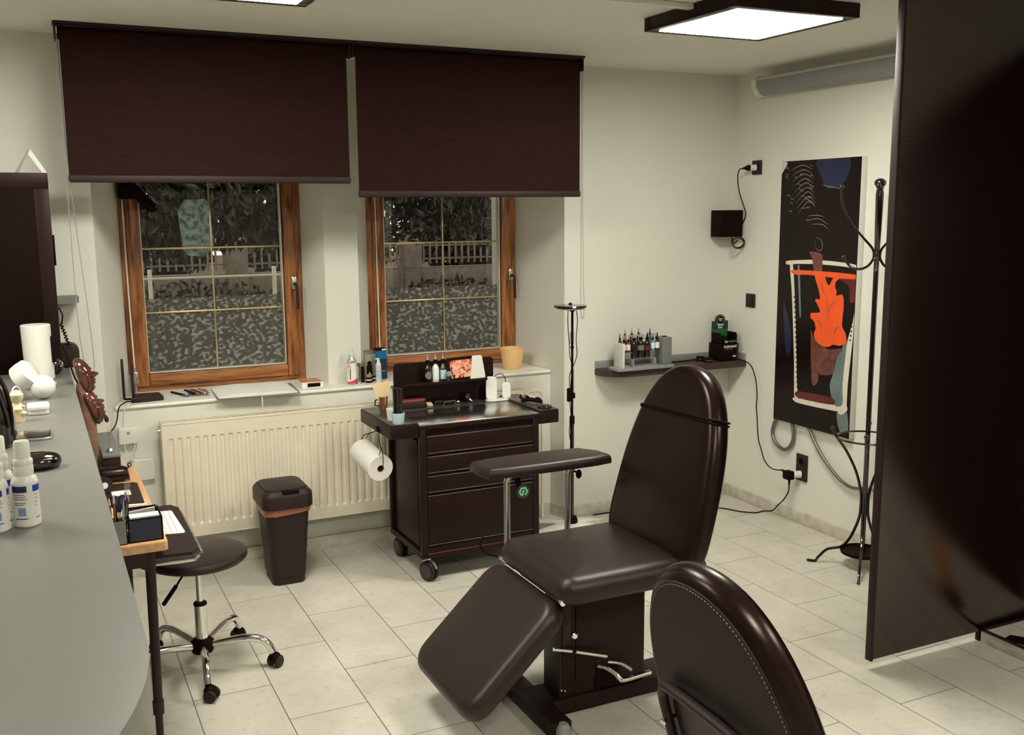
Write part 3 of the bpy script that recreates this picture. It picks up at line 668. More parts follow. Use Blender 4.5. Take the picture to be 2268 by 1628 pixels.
# leg rest
H0 = Vector((1.512, 3.045, .505)); dn = Vector((-.372, 0, -.350)).normalized(); nn = Vector((dn.z, 0, -dn.x))
b = MB(); b.pad(densify(rrect(.490, .53, .085, 6, .250, 0), .05), H0, dn, (0, 1, 0), nn, -.075, .0, .038, .008, rb=.02); b.build('leg_rest', 'leather', t)
b = MB()
for y0, y1 in ((2.80, 2.93), (2.965, 3.10), (3.16, 3.28)): b.cyl((1.522, y0, .497), (1.522, y1, .497), .0055)
b.build('hinge_rod', 'chrome', t)
b = MB(); b.cyl((1.522, 2.785, .497), (1.522, 2.800, .497), .011); b.build('hinge_cap', 'chrome', t)
b = MB(); b.box(1.56, 2.1, 2.85, 3.19, .452, .492, .006); b.build('seat_frame', 'dark', t)
# base
b = MB(); b.box(1.503, 2.30, 2.93, 3.074, .012, .067, .002); b.build('base_rail', 'dark', t)
for x in (1.487, 2.30):
    b = MB(); b.box(x, x + .072, 2.79, 3.22, .008, .066, .003); c = b.build('cross_foot', 'dark', t)
    for y in (2.785, 3.225):
        b = MB(); b.lathe([(.0, 0), (.024, 0), (.03, .012), (.026, .05), (.015, .066), (0, .068)], (x + .036, y, 0), 18); b.build('foot_cap', 'greyp', c)
b = MB(); b.box(1.600, 1.945, 2.938, 3.066, .067, .455, .002); b.build('column', 'dark', t)
b = MB(); b.box(1.592, 1.602, 2.940, 3.062, .067, .40, .002); b.box(1.602, 1.636, 2.934, 2.94, .26, .46, .001); b.build('column_front', 'darkp', t)
b = MB(); b.box(1.655, 1.944, 2.933, 2.9385, .12, .437, .002); b.build('column_cover', 'dark', t)
b = MB(); b.box(1.737, 1.83, 2.930, 2.9335, .075, .155, .001); b.build('pedal_recess', 'black', t)
b = MB(); b.lathe([(.011, 0), (.013, .004), (.008, .008), (.0, .008)], (1.649, 2.934, .297), 16, (0, -1, 0)); b.build('bolt', 'chrome', t)
for (x, z) in ((1.612, .095), (1.598, .1)):
    b = MB(); b.lathe([(.004, 0), (.004, .003), (0, .004)], (x, 2.9375, z), 10, (0, -1, 0)); b.build('screw', 'silver', t)
b = MB(); b.cyl((1.560, 2.925, .268), (1.628, 2.915, .2515), .0068); b.cyl((1.636, 2.914, .250), (1.762, 2.900, .212), .0082); b.build('release_bar', 'chrome', t)
b = MB(); b.cyl((1.622, 2.945, .2535), (1.640, 2.905, .249), .008); b.box(1.60, 1.66, 2.936, 2.95, .215, .275, .003); b.build('bar_mount', 'dark', t)
b = MB(); b.tube([(1.745, 2.93, .165), (1.765, 2.91, .163), (1.79, 2.885, .145), (1.80, 2.872, .13), (1.82, 2.868, .122), (1.93, 2.868, .128)], .0085, 10); b.build('pump_pedal', 'chrome', t)
b = MB(); b.tube([(1.79, 2.935, .168), (1.83, 2.915, .162), (1.868, 2.90, .135)], .006, 8); b.build('pedal_link', 'chromeb', t)
# arm rest on two posts, far side
for x in (1.610, 1.880):
    b = MB(); b.cyl((x, 3.405, .452), (x, 3.405, .755), .0125, seg=20); p = b.build('armrest_post', 'chromeb', t)
    b = MB(); b.tube([(x, 3.405, .75), (x + .006, 3.405, .768), (x + .02, 3.405, .776)], .0125, 12); b.box(x + .004, x + .03, 3.392, 3.418, .765, .790, .004); b.build('post_clamp', 'chrome', p)
    b = MB(); b.sphere((x + .042, 3.388, .748), .016, .8, .55, 1.2); b.cyl((x + .02, 3.39, .762), (x + .04, 3.388, .755), .004); b.build('clamp_knob', 'black', p)
    b = MB(); b.box(x - .02, x + .02, 3.28, 3.42, .44, .462, .003); b.build('post_mount', 'dark', p)
ao = [(-.27, -.085), (-.20, -.094), (.0, -.098), (.20, -.094), (.272, -.08), (.268, 0), (.21, .085), (.1, .1), (-.1, .1), (-.22, .09), (-.285, .07), (-.29, 0)]
b = MB(); b.pad(densify(ao, .03), (1.780, 3.43, 0), (1, 0, 0), (0, 1, 0), (0, 0, 1), .786, .826, .024, .004, rb=.004); b.build('armrest', 'leather', t)
b = MB(); b.tube([(1.515, 3.29, .50), (1.475, 3.31, .515), (1.455, 3.315, .545), (1.468, 3.32, .575)], .004, 8); b.build('leg_lever', 'black', t)

# second chair, seen from behind, near the camera
t = thing('leather_chair', 'black leather chair with stitched rounded back, seen from behind in the foreground', 'chair', (1.62, 1.62, 0))
tl = -.292; ub = Vector((math.sin(tl), 0, math.cos(tl))); nb = Vector((-math.cos(tl), 0, -math.sin(tl) * -1))
nb = Vector((-ub.z, 0, ub.x))
F0 = Vector((1.400, 1.650, .370))
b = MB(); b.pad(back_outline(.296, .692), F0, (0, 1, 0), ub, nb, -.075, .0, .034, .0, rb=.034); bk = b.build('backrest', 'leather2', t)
ins = [(x * .925, y * .955 + .006) for x, y in back_outline(.296, .692)]
b = MB(); b.pad(ins, F0, (0, 1, 0), ub, nb, -.004, .0035, .003, .0); b.build('back_panel', 'vinyl', t)
sti = [(x * .902, y * .940 + .010) for x, y in back_outline(.296, .692)]
b = MB(); N = len(sti)
D = densify(sti, .0045)
for k in range(0, len(D) - 1, 2):
    p = F0 + Vector((0, D[k][0], 0)) + ub * D[k][1] + nb * .0042; q = F0 + Vector((0, D[k + 1][0], 0)) + ub * D[k + 1][1] + nb * .0042
    b.cyl(p, p.lerp(q, .8), .0009, seg=5)
b.build('stitching', 'shelfg', t)
def fp(a, u, h): return F0 + Vector((0, a, 0)) + ub * u + nb * h
b = MB()
brk = [(.200, -.02), (.208, .12), (.206, .285), (.192, .327), (.16, .346), (-.06, .340), (-.15, .31), (-.195, .24), (-.21, .12), (-.215, -.02)]
b.tube([fp(a, u, .030) for a, u in brk], .0125, 10, sub=5); br = b.build('back_frame', 'darkp', t)
b = MB(); b.pad([(.19, -.02), (.195, .28), (.17, .33), (.0, .33), (-.14, .295), (-.19, .16), (-.20, -.02)], F0, (0, 1, 0), ub, nb, .004, .016, .006, 0); b.build('mounting_plate', 'dark', t)
for a, u in ((.207, .235), (-.195, .235)):
    b = MB(); b.lathe([(.009, 0), (.009, .004), (.005, .007), (0, .007)], fp(a, u, .042), 14, nb); b.build('screw', 'chrome', t)
    b = MB(); b.cyl(fp(a, u, .0), fp(a, u, .034), .006); b.build('spacer', 'darkp', t)
for a, u in ((.262, .07), (-.278, .245)): b = MB(); b.sphere(fp(a, u, -.02), .021, 1, .8, 1.3); b.build('side_knob', 'leather2', t)
b = MB(); b.pad(densify(rrect(.36, .46, .06, 5), .05), (1.63, 1.63, 0), (1, 0, 0), (0, 1, 0), (0, 0, 1), .265, .345, .035, .01); b.build('seat', 'leather', t)
b = MB(); b.tube([(1.43, 1.63, .42), (1.40, 1.63, .33), (1.46, 1.63, .25), (1.6, 1.63, .25)], .02, 10); b.build('back_bracket', 'dark', t)
b = MB(); b.cyl((1.63, 1.63, .05), (1.63, 1.63, .27), .03, seg=20); b.build('column', 'chromeb', t)
b = MB(); b.lathe([(0, 0), (.21, 0), (.21, .012), (.06, .05), (.035, .06), (0, .06)], (1.63, 1.63, 0), 36); b.build('base_disc', 'chromeb', t)

# ------------------------------------------------------------------ round stool
SX, SY = .505, 3.90
t = thing('stool', 'round black swivel stool on chrome five star base beside the desk', 'stool', (SX, SY, 0))
b = MB(); b.lathe([(0, .452), (.165, .452), (.183, .456), (.190, .466), (.190, .476), (.183, .487), (.165, .493), (0, .495)], (SX, SY, 0), 56); b.build('seat', 'leather', t)
b = MB(); b.cyl((SX, SY, .28), (SX, SY, .43), .0125, seg=20); b.build('piston', 'chrome', t)
b = MB(); b.lathe([(0, .28), (.024, .28), (.0245, .09), (0, .09)], (SX, SY, 0), 24); b.build('column_sleeve', 'chrome', t)
b = MB(); b.lathe([(0, .284), (.020, .285), (.026, .28), (.026, .272), (.0, .272)], (SX, SY, 0), 24); b.build('collar', 'black', t)
b = MB(); b.box(SX - .07, SX + .07, SY - .05, SY + .05, .43, .4515, .004); b.build('seat_plate', 'black', t)
b = MB(); b.cyl((SX - .04, SY - .02, .44), (SX - .105, SY - .10, .385), .004); b.cyl((SX - .095, SY - .088, .395), (SX - .15, SY - .152, .355), .008); b.build('height_lever', 'black', t)
b = MB(); b.lathe([(0, .075), (.04, .078), (.048, .095), (.045, .12), (.03, .135), (0, .135)], (SX, SY, 0), 20); b.build('hub', 'black', t)
for a in (-95, -23, 49, 121, 193):
    c, s_ = math.cos(R(a)), math.sin(R(a)); rr = .275
    b = MB(); b.tube([(SX + c * d, SY + s_ * d, z) for d, z in ((.035, .105), (.10, .118), (.17, .128), (.225, .122), (.258, .098), (rr, .066))], .0155, 12); leg = b.build('leg', 'chrome', t)
    cx, cy = SX + c * rr, SY + s_ * rr
    ca, sa = math.cos(R(a + 62)), math.sin(R(a + 62))
    b = MB(); b.cyl((cx, cy, .05), (cx, cy, .07), .012); b.sphere((cx + ca * .008, cy + sa * .008, .038), .026, 1, 1, .95); b.build('caster_hood', 'black', t)
    for sgn in (-1, 1):
        px_, py_ = cx + ca * .012 - sa * .013 * sgn, cy + sa * .012 + ca * .013 * sgn
        b = MB(); b.lathe([(0, -.007), (.021, -.007), (.025, -.003), (.025, .003), (.021, .007), (0, .007)], (px_ - sa * .006 * sgn, py_ + ca * .006 * sgn, .025), 20, (-sa, ca, 0)); b.build('wheel', 'darkp', t)
# ------------------------------------------------------------------ partition and platform
t = thing('partition_panel', 'tall dark brown free standing partition panel on the right', 'partition', (3.37, 2.72, .04))
M['partition'] = mat('partition_fabric', (.0115, .0040, .0035), .2, bump=.1, scale=110, var=.5, stretch=(.2, 1, 4), spec=.5, stint=(1, .9, .85))
M['partition'].node_tree.nodes['Principled BSDF'].inputs['IOR'].default_value = 2.1
d_ = thing('dark_backdrop', 'unseen dark backdrop added on the right wall for the partition reflection', None, (XR - .02, 1.8, .052)); struct(d_)  # unseen dark slab, added so the partition mirrors something dark
b = MB(); b.box(XR - .03, XR - .001, .15, 2.60, .0585, 2.45, .004); b.build('backdrop_panel', 'black', d_)
b = MB(); b.box(XR - .04, XR - .001, .08, .15, .0585, 2.52, .004); b.box(XR - .04, XR - .001, 2.60, 2.67, .0585, 2.52, .004); b.box(XR - .04, XR - .001, .15, 2.60, 2.45, 2.52, .004); b.build('backdrop_border', 'dark', d_)
b = MB(); b.box(2.858, 3.885, 2.708, 2.732, .045, CZ - .002, .002); b.build('board', 'partition', t)
b = MB(); b.box(2.846, 2.859, 2.704, 2.736, .040, CZ - .002, .003); b.build('edge_strip', 'darkp', t)
b = MB(); b.box(3.462, 3.885, 2.709, 2.731, .0, .046, .001); b.build('foot_block', 'dark', t)
t = thing('platform', 'low tile clad platform with dark metal edging at the partition foot', 'platform', (3.68, 1.9, 0))
b = MB(); b.box(3.462, 3.889, .05, 2.703, 0, .052); b.build('tile_box', 'floor', t, smooth=False)
b = MB(); b.box(3.456, 3.470, .05, 2.703, .050, .058, .001); b.box(3.456, 3.889, 2.690, 2.704, .050, .058, .001); b.build('edge_trim', 'darkp', t)
b = MB(); b.box(3.458, 3.4625, .6, 2.66, 0, .036, .0008); b.build('front_tile', 'base', t)
M['mato'] = mat('mat_orange', s2l(190, 130, 66), .8)
t = thing('door_mat', 'flat orange and black mat lying on the low platform', 'mat', (3.6, 2.2, .052))
b = MB(); b.prism([(3.50, 2.44, .0525), (3.60, 2.50, .0525), (3.86, 2.1, .0525), (3.80, 2.0, .0525)], (0, 0, .003)); b.build('mat_field', 'mato', t)
b = MB(); b.prism([(3.472, 2.60, .0525), (3.52, 2.61, .0525), (3.60, 2.50, .0525), (3.50, 2.44, .0525)], (0, 0, .0035)); b.build('mat_border', 'black', t)

# ------------------------------------------------------------------ coat stand
KX, KY = 3.675, 3.585
t = thing('coat_stand', 'dark iron coat stand with curved hooks beside the picture', 'coat stand', (KX, KY, 0))
b = MB(); b.lathe([(0, .075), (.0125, .075), (.0125, 1.58), (.013, 1.6), (.0165, 1.72), (.019, 1.86), (.015, 1.882), (.012, 1.892), (0, 1.892)], (KX, KY, 0), 24); b.sphere((KX, KY, 1.910), .0265, 1.05, 1.05, .86, 28); b.build('pole', 'gloss', t)
angs = (222, 135, 312, 42)
for k, a in enumerate(angs):
    c, s_ = math.cos(R(a)), math.sin(R(a))
    P = lambda d, z: (KX + c * d, KY + s_ * d, z)
    b = MB()
    b.tube([P(.175, 1.885), P(.17, 1.83), P(.15, 1.77), P(.115, 1.71), P(.06, 1.645), P(.022, 1.60), P(.014, 1.57), P(.018, 1.545), P(.04, 1.515), P(.075, 1.500), P(.115, 1.51), P(.15, 1.55)], .0062, 10)
    b.sphere(P(.176, 1.893), .0125); b.sphere(P(.153, 1.556), .0115); b.build('hook', 'gloss', t)
    b = MB()
    b.tube([P(.165, .70), P(.14, .655), P(.10, .60), P(.05, .50), P(.022, .40), P(.017, .33), P(.024, .25), P(.06, .15), P(.10, .098), P(.15, .082), P(.175, .07), P(.21, .03), P(.225, .008), P(.258, .008)], .0072, 10)
    b.sphere(P(.168, .708), .011); b.sphere(P(.26, .008), .0078); b.build('leg', 'gloss', t)
b = MB(); b.loop_tube([(KX + .15 * math.cos(R(q * 7.5)), KY + .15 * math.sin(R(q * 7.5)), .668) for q in range(48)], .005); b.build('umbrella_ring', 'gloss', t)
b = MB(); b.sphere((KX - .012, KY - .012, .60), .010); b.sphere((KX - .011, KY - .011, 1.575), .010); b.build('ball_stud', 'gloss', t)
b = MB(); b.lathe([(0, .070), (.096, .070), (.104, .074), (.108, .088), (.104, .090), (.098, .078), (0, .076)], (KX, KY, 0), 40); b.build('drip_tray', 'black', t)
t = tag(MB().pad(rrect(.16, .21, .07, 6), (3.70, 3.41, 1.735), (1, 0, 0), (0, 0, 1), (0, -1, 0), -.05, .04, .035, .01).build('hat', 'black'), 'black hat on the coat stand hook, mostly hidden by the partition', 'hat')

# ------------------------------------------------------------------ picture on the right wall
PX0 = 3.872
t = thing('wall_picture', 'tall dark canvas print with a cup of swirling orange ink', 'picture', (3.88, 4.19, .575))
yL, yR, zB, zT = 4.487, 3.886, .580, 2.052
b = MB(); b.box(PX0 - .022, XR - .001, yR, yL, zB, zT, .001); b.build('canvas_frame', 'white', t)
b = MB(); b.box(PX0 - .0235, PX0 - .0219, yR + .0005, yL - .0005, zB + .0005, zT - .0005); art = b.build('print', 'artbg', t)
lay = [0]
from mathutils.geometry import tessellate_polygon
def art_poly(name, pts, m_, soft=True):
    lay[0] += 1
    x = PX0 - .0237 - lay[0] * .00005
    V = [Vector(p) for p in pts]; n = len(V); Q = []
    for i in range(n):
        a, p1, p2, d = V[i - 1], V[i], V[(i + 1) % n], V[(i + 2) % n]; K = max(1, min(7, int((p2 - p1).length / .008))) if soft else 1
        for k in range(K):
            s = k / K; c = .5 * ((2 * p1) + (p2 - a) * s + (2 * a - 5 * p1 + 4 * p2 - d) * s * s + (3 * p1 - a - 3 * p2 + d) * s ** 3); l = p1.lerp(p2, s); Q.append(l.lerp(c, .8))
    P = [Vector((x, max(yR + .002, min(yL - .002, q.x)), max(zB + .002, min(zT - .002, q.y)))) for q in Q]
    b = MB(); vs = [b.bm.verts.new(p) for p in P]
    for tri in tessellate_polygon([P]):
        try: b.bm.faces.new([vs[i] for i in tri])
        except ValueError: pass
    return b.build(name, m_, art, smooth=False)
def art_line(name, lines, m_, r=.0016):
    lay[0] += 1; x = PX0 - .0237 - lay[0] * .00005; b = MB()
    for pts in lines:
        n = len(pts)
        P = [Vector(p) for p in pts]; Q = []
        for i in range(n - 1):
            a = P[max(i - 1, 0)]; p1 = P[i]; p2 = P[i + 1]; d = P[min(i + 2, n - 1)]
            for k in range(6):
                s = k / 6; Q.append(.5 * ((2 * p1) + (p2 - a) * s + (2 * a - 5 * p1 + 4 * p2 - d) * s * s + (3 * p1 - a - 3 * p2 + d) * s ** 3))
        Q.append(P[-1]); top = []; bot = []
        for i, q in enumerate(Q):
            tt = (Q[min(i + 1, len(Q) - 1)] - Q[max(i - 1, 0)]).normalized(); nn_ = Vector((-tt.y, tt.x)); w_ = r * math.sin(math.pi * (i + .6) / (len(Q) + .2))
            top.append((x, q.x + nn_.x * w_, q.y + nn_.y * w_)); bot.append((x, q.x - nn_.x * w_, q.y - nn_.y * w_))
        b.rings([[Vector(v) for v in top], [Vector(v) for v in bot]], False, False, False)
    return b.build(name, m_, art, smooth=False)
art_poly('print_patch', [(4.208, 2.047), (3.969, 2.046), (3.991, 1.937), (4.077, 1.897), (4.138, 1.904), (4.172, 1.964)], 'artb')
art_poly('print_patch', [(4.436, 1.267), (4.38, 1.158), (4.36, 1.029), (4.382, .958), (4.411, 1.046)], 'artb')
art_poly('print_base', [(4.316, .732), (4.021, .743), (3.919, .761), (3.917, .721), (4.049, .711), (4.286, .708)], 'artw')
art_poly('print_reflection', [(3.982, .706), (3.909, .72), (3.896, .625), (3.954, .608)], 'artg')
art_poly('cup_wall', [(4.392, 1.479), (4.367, 1.48), (4.343, 1.309), (4.314, 1.012), (4.301, .843), (4.287, .731), (4.315, .721), (4.33, .953), (4.366, 1.307)], 'artw')
art_poly('cup_wall', [(4.329, 1.481), (4.314, 1.483), (4.286, 1.193), (4.297, 1.192)], 'artg')
art_poly('cup_wall', [(3.879, 1.311), (3.868, 1.369), (3.897, 1.042), (3.911, .87), (3.917, .724), (3.975, .713), (3.949, .896), (3.932, 1.08), (3.897, 1.205)], 'artw')
art_poly('cup_wall', [(3.942, 1.127), (3.932, 1.08), (3.948, .875), (3.944, .757), (4.006, .746), (4.042, .839), (4.024, .907), (3.993, 1.009), (3.963, 1.061)], 'artg')
art_poly('ink_cloud', [(4.204, 1.123), (4.171, 1.085), (4.069, 1.042), (3.963, 1.055), (3.999, .997), (4.024, .912), (4.121, .893), (4.131, .935), (4.134, .852), (4.18, .839)], 'pinkart')
art_poly('ink_floor', [(4.289, .774), (4.023, .781), (4.021, .743), (4.287, .737)], 'redart')
art_poly('ink_haze', [(4.004, 1.425), (3.869, 1.429), (3.88, 1.317), (3.923, 1.308), (3.935, 1.388)], 'redart')
art_poly('cup_rim', [(4.427, 1.491), (4.406, 1.502), (4.225, 1.514), (4.084, 1.514), (3.95, 1.508), (3.89, 1.5), (3.89, 1.485), (4.007, 1.490), (4.16, 1.493), (4.321, 1.488), (4.413, 1.479)], 'artw')
art_poly('drinking_tube', [(4.239, 1.553), (4.212, 1.559), (4.14, 1.545), (4.135, 1.457), (4.116, 1.403), (4.171, 1.394), (4.198, 1.454), (4.218, 1.526)], 'pinkart')
art_poly('ink_surface', [(4.373, 1.451), (4.112, 1.456), (3.89, 1.451), (3.89, 1.429), (4.004, 1.425), (4.11, 1.428), (4.237, 1.431), (4.351, 1.428)], 'orange')
art_poly('ink_swirl', [(4.189, 1.435), (4.118, 1.431), (4.097, 1.399), (4.077, 1.384), (4.049, 1.424), (3.989, 1.435), (4.032, 1.403), (4.029, 1.349), (4.035, 1.321), (3.998, 1.34), (3.972, 1.331), (3.966, 1.299), (3.977, 1.229), (4.097, 1.211), (4.199, 1.201), (4.209, 1.223), (4.138, 1.235), (4.164, 1.278), (4.177, 1.299), (4.142, 1.304), (4.152, 1.345), (4.175, 1.394)], 'orange')
art_poly('ink_swirl', [(4.148, 1.36), (4.029, 1.368), (4.02, 1.332), (3.976, 1.34), (3.968, 1.267), (3.97, 1.177), (3.942, 1.137), (3.939, 1.09), (3.982, 1.069), (4.029, 1.069), (4.07, 1.052), (4.123, 1.055), (4.171, 1.085), (4.177, 1.123), (4.166, 1.141), (4.18, 1.178), (4.209, 1.197), (4.21, 1.216), (4.179, 1.222), (4.125, 1.229), (4.136, 1.274), (4.175, 1.288), (4.176, 1.304), (4.141, 1.307)], 'orange')
art_line('swirl_fold', [[(4.10, 1.33), (4.085, 1.28), (4.09, 1.22)], [(4.03, 1.30), (4.07, 1.26), (4.075, 1.2)], [(4.165, 1.19), (4.13, 1.17), (4.12, 1.11)], [(4.03, 1.12), (4.01, 1.16), (3.99, 1.17)], [(4.14, 1.40), (4.12, 1.35), (4.10, 1.33)]], 'oranged', .005)
wr = []
for k in range(9): wr.append([(4.41 - k * .008, 2.0 - k * .03), (4.32 - k * .008, 2.025 - k * .024), (4.24 - k * .005, 2.0 - k * .026)])
wr += [[(4.253, 1.73), (4.175, 1.736), (4.103, 1.704)], [(4.263, 1.75), (4.191, 1.755), (4.133, 1.745)], [(4.236, 1.706), (4.15, 1.706), (4.098, 1.677)], [(4.199, 1.615), (4.184, 1.635), (4.148, 1.616), (4.142, 1.578), (4.165, 1.566), (4.189, 1.582), (4.199, 1.615)], [(4.17, 1.915), (4.10, 1.905), (4.02, 1.893)]]
rw = random.Random(11)
for k in range(26):
    y_, z_ = rw.uniform(4.24, 4.46), rw.uniform(1.72, 2.02); wr.append([(y_, z_), (y_ - .012, z_ + .006), (y_ - rw.uniform(.02, .04), z_ - rw.uniform(0, .012))])
art_line('sleeve_wrinkle', wr, 'artl', .0022)
art_poly('print_corner', [(4.485, 2.05), (4.455, 2.05), (4.44, 2.04), (4.47, 2.0), (4.485, 1.985)], 'artw')
art_line('cup_rib', [[(4.352 - k * .0028, 1.30 - k * .028), (4.330 - k * .0022, 1.303 - k * .028)] for k in range(20)] , 'artbg', .004)
art_line('cup_rib', [[(3.905 + k * .0012, 1.30 - k * .024), (3.885 + k * .002, 1.298 - k * .024)] for k in range(9)], 'artbg', .004)

# ------------------------------------------------------------------ electric heater high on the wall
t = thing('wall_heater', 'long white electric panel heater tilted high on the right wall', 'heater', (3.83, 3.6, 2.43))
hy0, hy1 = 3.0, 4.64
pr_ = [(3.792, 2.524), (3.775, 2.508), (3.778, 2.470), (3.80, 2.437), (3.828, 2.424), (3.852, 2.436), (3.845, 2.50), (3.825, 2.527)]
b = MB(); b.prism([(x, hy0, z) for x, z in pr_], (0, hy1 - hy0, 0)); b.build('housing', 'white', t, angle=50)
pe = [(3.788, 2.532), (3.767, 2.512), (3.770, 2.466), (3.796, 2.428), (3.830, 2.416), (3.858, 2.432), (3.852, 2.505), (3.828, 2.535)]
for y in (hy1 - .001, hy0 - .04):
    b = MB(); b.prism([(x, y, z) for x, z in pe], (0, .04, 0)); bmesh.ops.bevel(b.bm, geom=b.bm.edges[:], offset=.004, segments=2, affect='EDGES'); b.build('end_cap', 'white', t, angle=50)
b = MB(); b.prism([(x, hy0 + .002, z) for x, z in [(3.7745, 2.505), (3.7775, 2.470), (3.7995, 2.4365), (3.826, 2.4245), (3.826, 2.4235), (3.7985, 2.4352), (3.776, 2.4692), (3.773, 2.505)]], (0, hy1 - hy0 - .006, 0)); b.build('radiant_panel', 'greyp', t)
for y in (3.35, 4.25): b = MB(); b.box(3.83, XR, y, y + .03, 2.47, 2.53, .002); b.build('wall_bracket', 'white', t)
b = MB(); b.tube([(3.845, 4.44, 2.53), (3.86, 4.46, 2.548), (3.87, 4.49, 2.552), (3.875, 4.52, 2.54)], .004, 6); b.build('power_lead', 'white', t)

# ------------------------------------------------------------------ sockets, switch, plugs
def socket(zc, yc, w_, h_, label, holes, switch=False):
    t = thing('light_switch' if switch else 'wall_socket', label, 'switch' if switch else 'socket', (XR - .006, yc, zc - h_ / 2))
    b = MB(); b.box(XR - .012, XR - .0002, yc - w_ / 2, yc + w_ / 2, zc - h_ / 2, zc + h_ / 2, .005, 3); b.build('plate', 'darkp', t)
    if switch:
        b = MB(); b.box(XR - .020, XR - .011, yc - w_ * .30, yc + w_ * .36, zc - h_ * .36, zc + h_ * .36, .003); b.build('rocker', 'darkp', t)
    for z in holes:
        b = MB(); b.lathe([(.0195, 0), (.0195, .0015), (.0175, .001), (.0165, -.004), (0, -.004)], (XR - .0125, yc, z), 24, (-1, 0, 0)); b.build('socket_well', 'black', t)
    return t
socket(2.03, 4.745, .082, .082, 'dark wall socket high up beside the corner', [2.03])
socket(1.247, 4.767, .082, .082, 'dark light switch above the brown corner shelf', [], True)
socket(.330, 4.272, .09, .155, 'dark double wall socket low below the picture', [.367, .290])
t = thing('power_plug', 'black and white plug in the high wall socket with hanging cable', 'plug', (XR - .03, 4.745, 2.02))
b = MB(); b.cyl((XR - .0125, 4.745, 2.03), (XR - .045, 4.760, 2.029), .0185, .0175, 20); b.build('adapter', 'white', t)
b = MB(); b.lathe([(.0175, 0), (.0165, .018), (.009, .03), (.005, .045), (0, .045)], (XR - .044, 4.7595, 2.029), 18, (-.9, .42, -.08)); b.build('plug_body', 'black', t)
b = MB(); b.tube([(3.806, 4.782, 2.024), (3.800, 4.80, 2.018), (3.80, 4.815, 1.975), (3.815, 4.815, 1.89), (3.845, 4.815, 1.82), (3.876, 4.825, 1.76), (3.879, 4.86, 1.70)], .0032, 8); b.build('cable', 'black', t)
t = thing('corner_speaker', 'small black box speaker mounted in the corner with a coil of cable', 'speaker', (3.80, 4.87, 1.62))
b = MB(); b.box(3.712, 3.872, 4.845, 4.945, 1.626, 1.784, .003); b.build('cabinet', 'black', t)
b = MB(); b.box(3.72, 3.864, 4.8435, 4.846, 1.634, 1.776, .001); b.build('grille', 'black', t)
b = MB(); b.box(3.78, 3.80, 4.944, Y0, 1.66, 1.74, .002); b.build('bracket', 'black', t)
b = MB()
for k in range(3): b.loop_tube([(3.835 + k * .004 + .046 * math.cos(R(q * 15)) * (1 - .06 * k), 4.835 + k * .007, 1.590 + .034 * math.sin(R(q * 15)) * (1 - .08 * k)) for q in range(24)], .0036)
b.tube([(3.80, 4.85, 1.63), (3.79, 4.84, 1.60), (3.795, 4.835, 1.585), (3.83, 4.84, 1.605)], .004, 8); b.build('cable_coil', 'gloss', t)
t = thing('power_plug', 'white adapter and black plugs in the low double socket', 'plug', (XR - .04, 4.285, .28))
b = MB(); b.cyl((XR - .0125, 4.272, .292), (XR - .052, 4.288, .292), .0215, .020, 20); b.build('adapter', 'white', t)
b = MB(); b.box(3.795, 3.842, 4.275, 4.335, .262, .312, .01, 3); b.cyl((3.815, 4.335, .300), (3.815, 4.362, .304), .009, .005); b.cyl((3.812, 4.29, .265), (3.806, 4.285, .235), .008, .005); b.build('plug_body', 'black', t)
b = MB(); b.tube([(3.815, 4.355, .304), (3.82, 4.429, .29), (3.82, 4.48, .298), (3.825, 4.527, .327), (3.83, 4.562, .38), (3.84, 4.604, .442), (3.85, 4.633, .563), (3.85, 4.643, .627), (3.85, 4.64, .70), (3.845, 4.655, .80), (3.835, 4.70, .875), (3.80, 4.775, .897), (3.78, 4.80, .888)], .0033, 8); b.build('upper_cable', 'black', t)
b = MB(); b.tube([(3.806, 4.285, .24), (3.80, 4.28, .2), (3.80, 4.317, .142), (3.80, 4.365, .095), (3.84, 4.46, .03), (3.84, 4.54, .006), (3.786, 4.54, .004), (3.716, 4.60, .004), (3.646, 4.721, .004), (3.45, 4.84, .004), (3.2, 4.90, .004), (3.008, 4.935, .004), (2.90, 4.94, .004)], .0036, 8); b.build('floor_cable', 'black', t)
# metal hoses
t = thing('metal_hose', 'flexible metal hose looping out below the picture', 'hose', (3.86, 4.42, .41))
b = MB(); b.tube([(3.872, 4.455, .62)] + [(3.868, y, z) for y, z in [(4.467, .599), (4.502, .541), (4.512, .487), (4.49, .443), (4.445, .414), (4.401, .411), (4.365, .431), (4.337, .475), (4.334, .523), (4.349, .579)]] + [(3.875, 4.36, .62)], .0105, 12); b.build('hose_body', 'hose', t)
t = thing('metal_hose', 'flexible metal hose running from the picture down behind the coat stand', 'hose', (3.86, 3.95, .3))
b = MB(); b.tube([(3.876, 4.222, .63)] + [(3.866, y, z) for y, z in [(4.217, .588), (4.195, .556), (4.157, .506), (4.109, .451), (4.039, .393), (3.965, .346), (3.899, .322), (3.847, .319), (3.791, .332), (3.726, .343), (3.681, .335)]], .0095, 12); b.build('hose_body', 'hose', t)
b = MB(); b.cyl((3.866, 3.73, .343), (3.866, 3.67, .330), .0115); b.cyl((3.866, 3.665, .328), (3.866, 3.64, .310), .0125); b.build('hose_coupling', 'chromeb', t)
b = MB(); b.cyl((3.866, 3.642, .312), (3.866, 3.618, .286), .014); b.build('hose_cap', 'white', t)

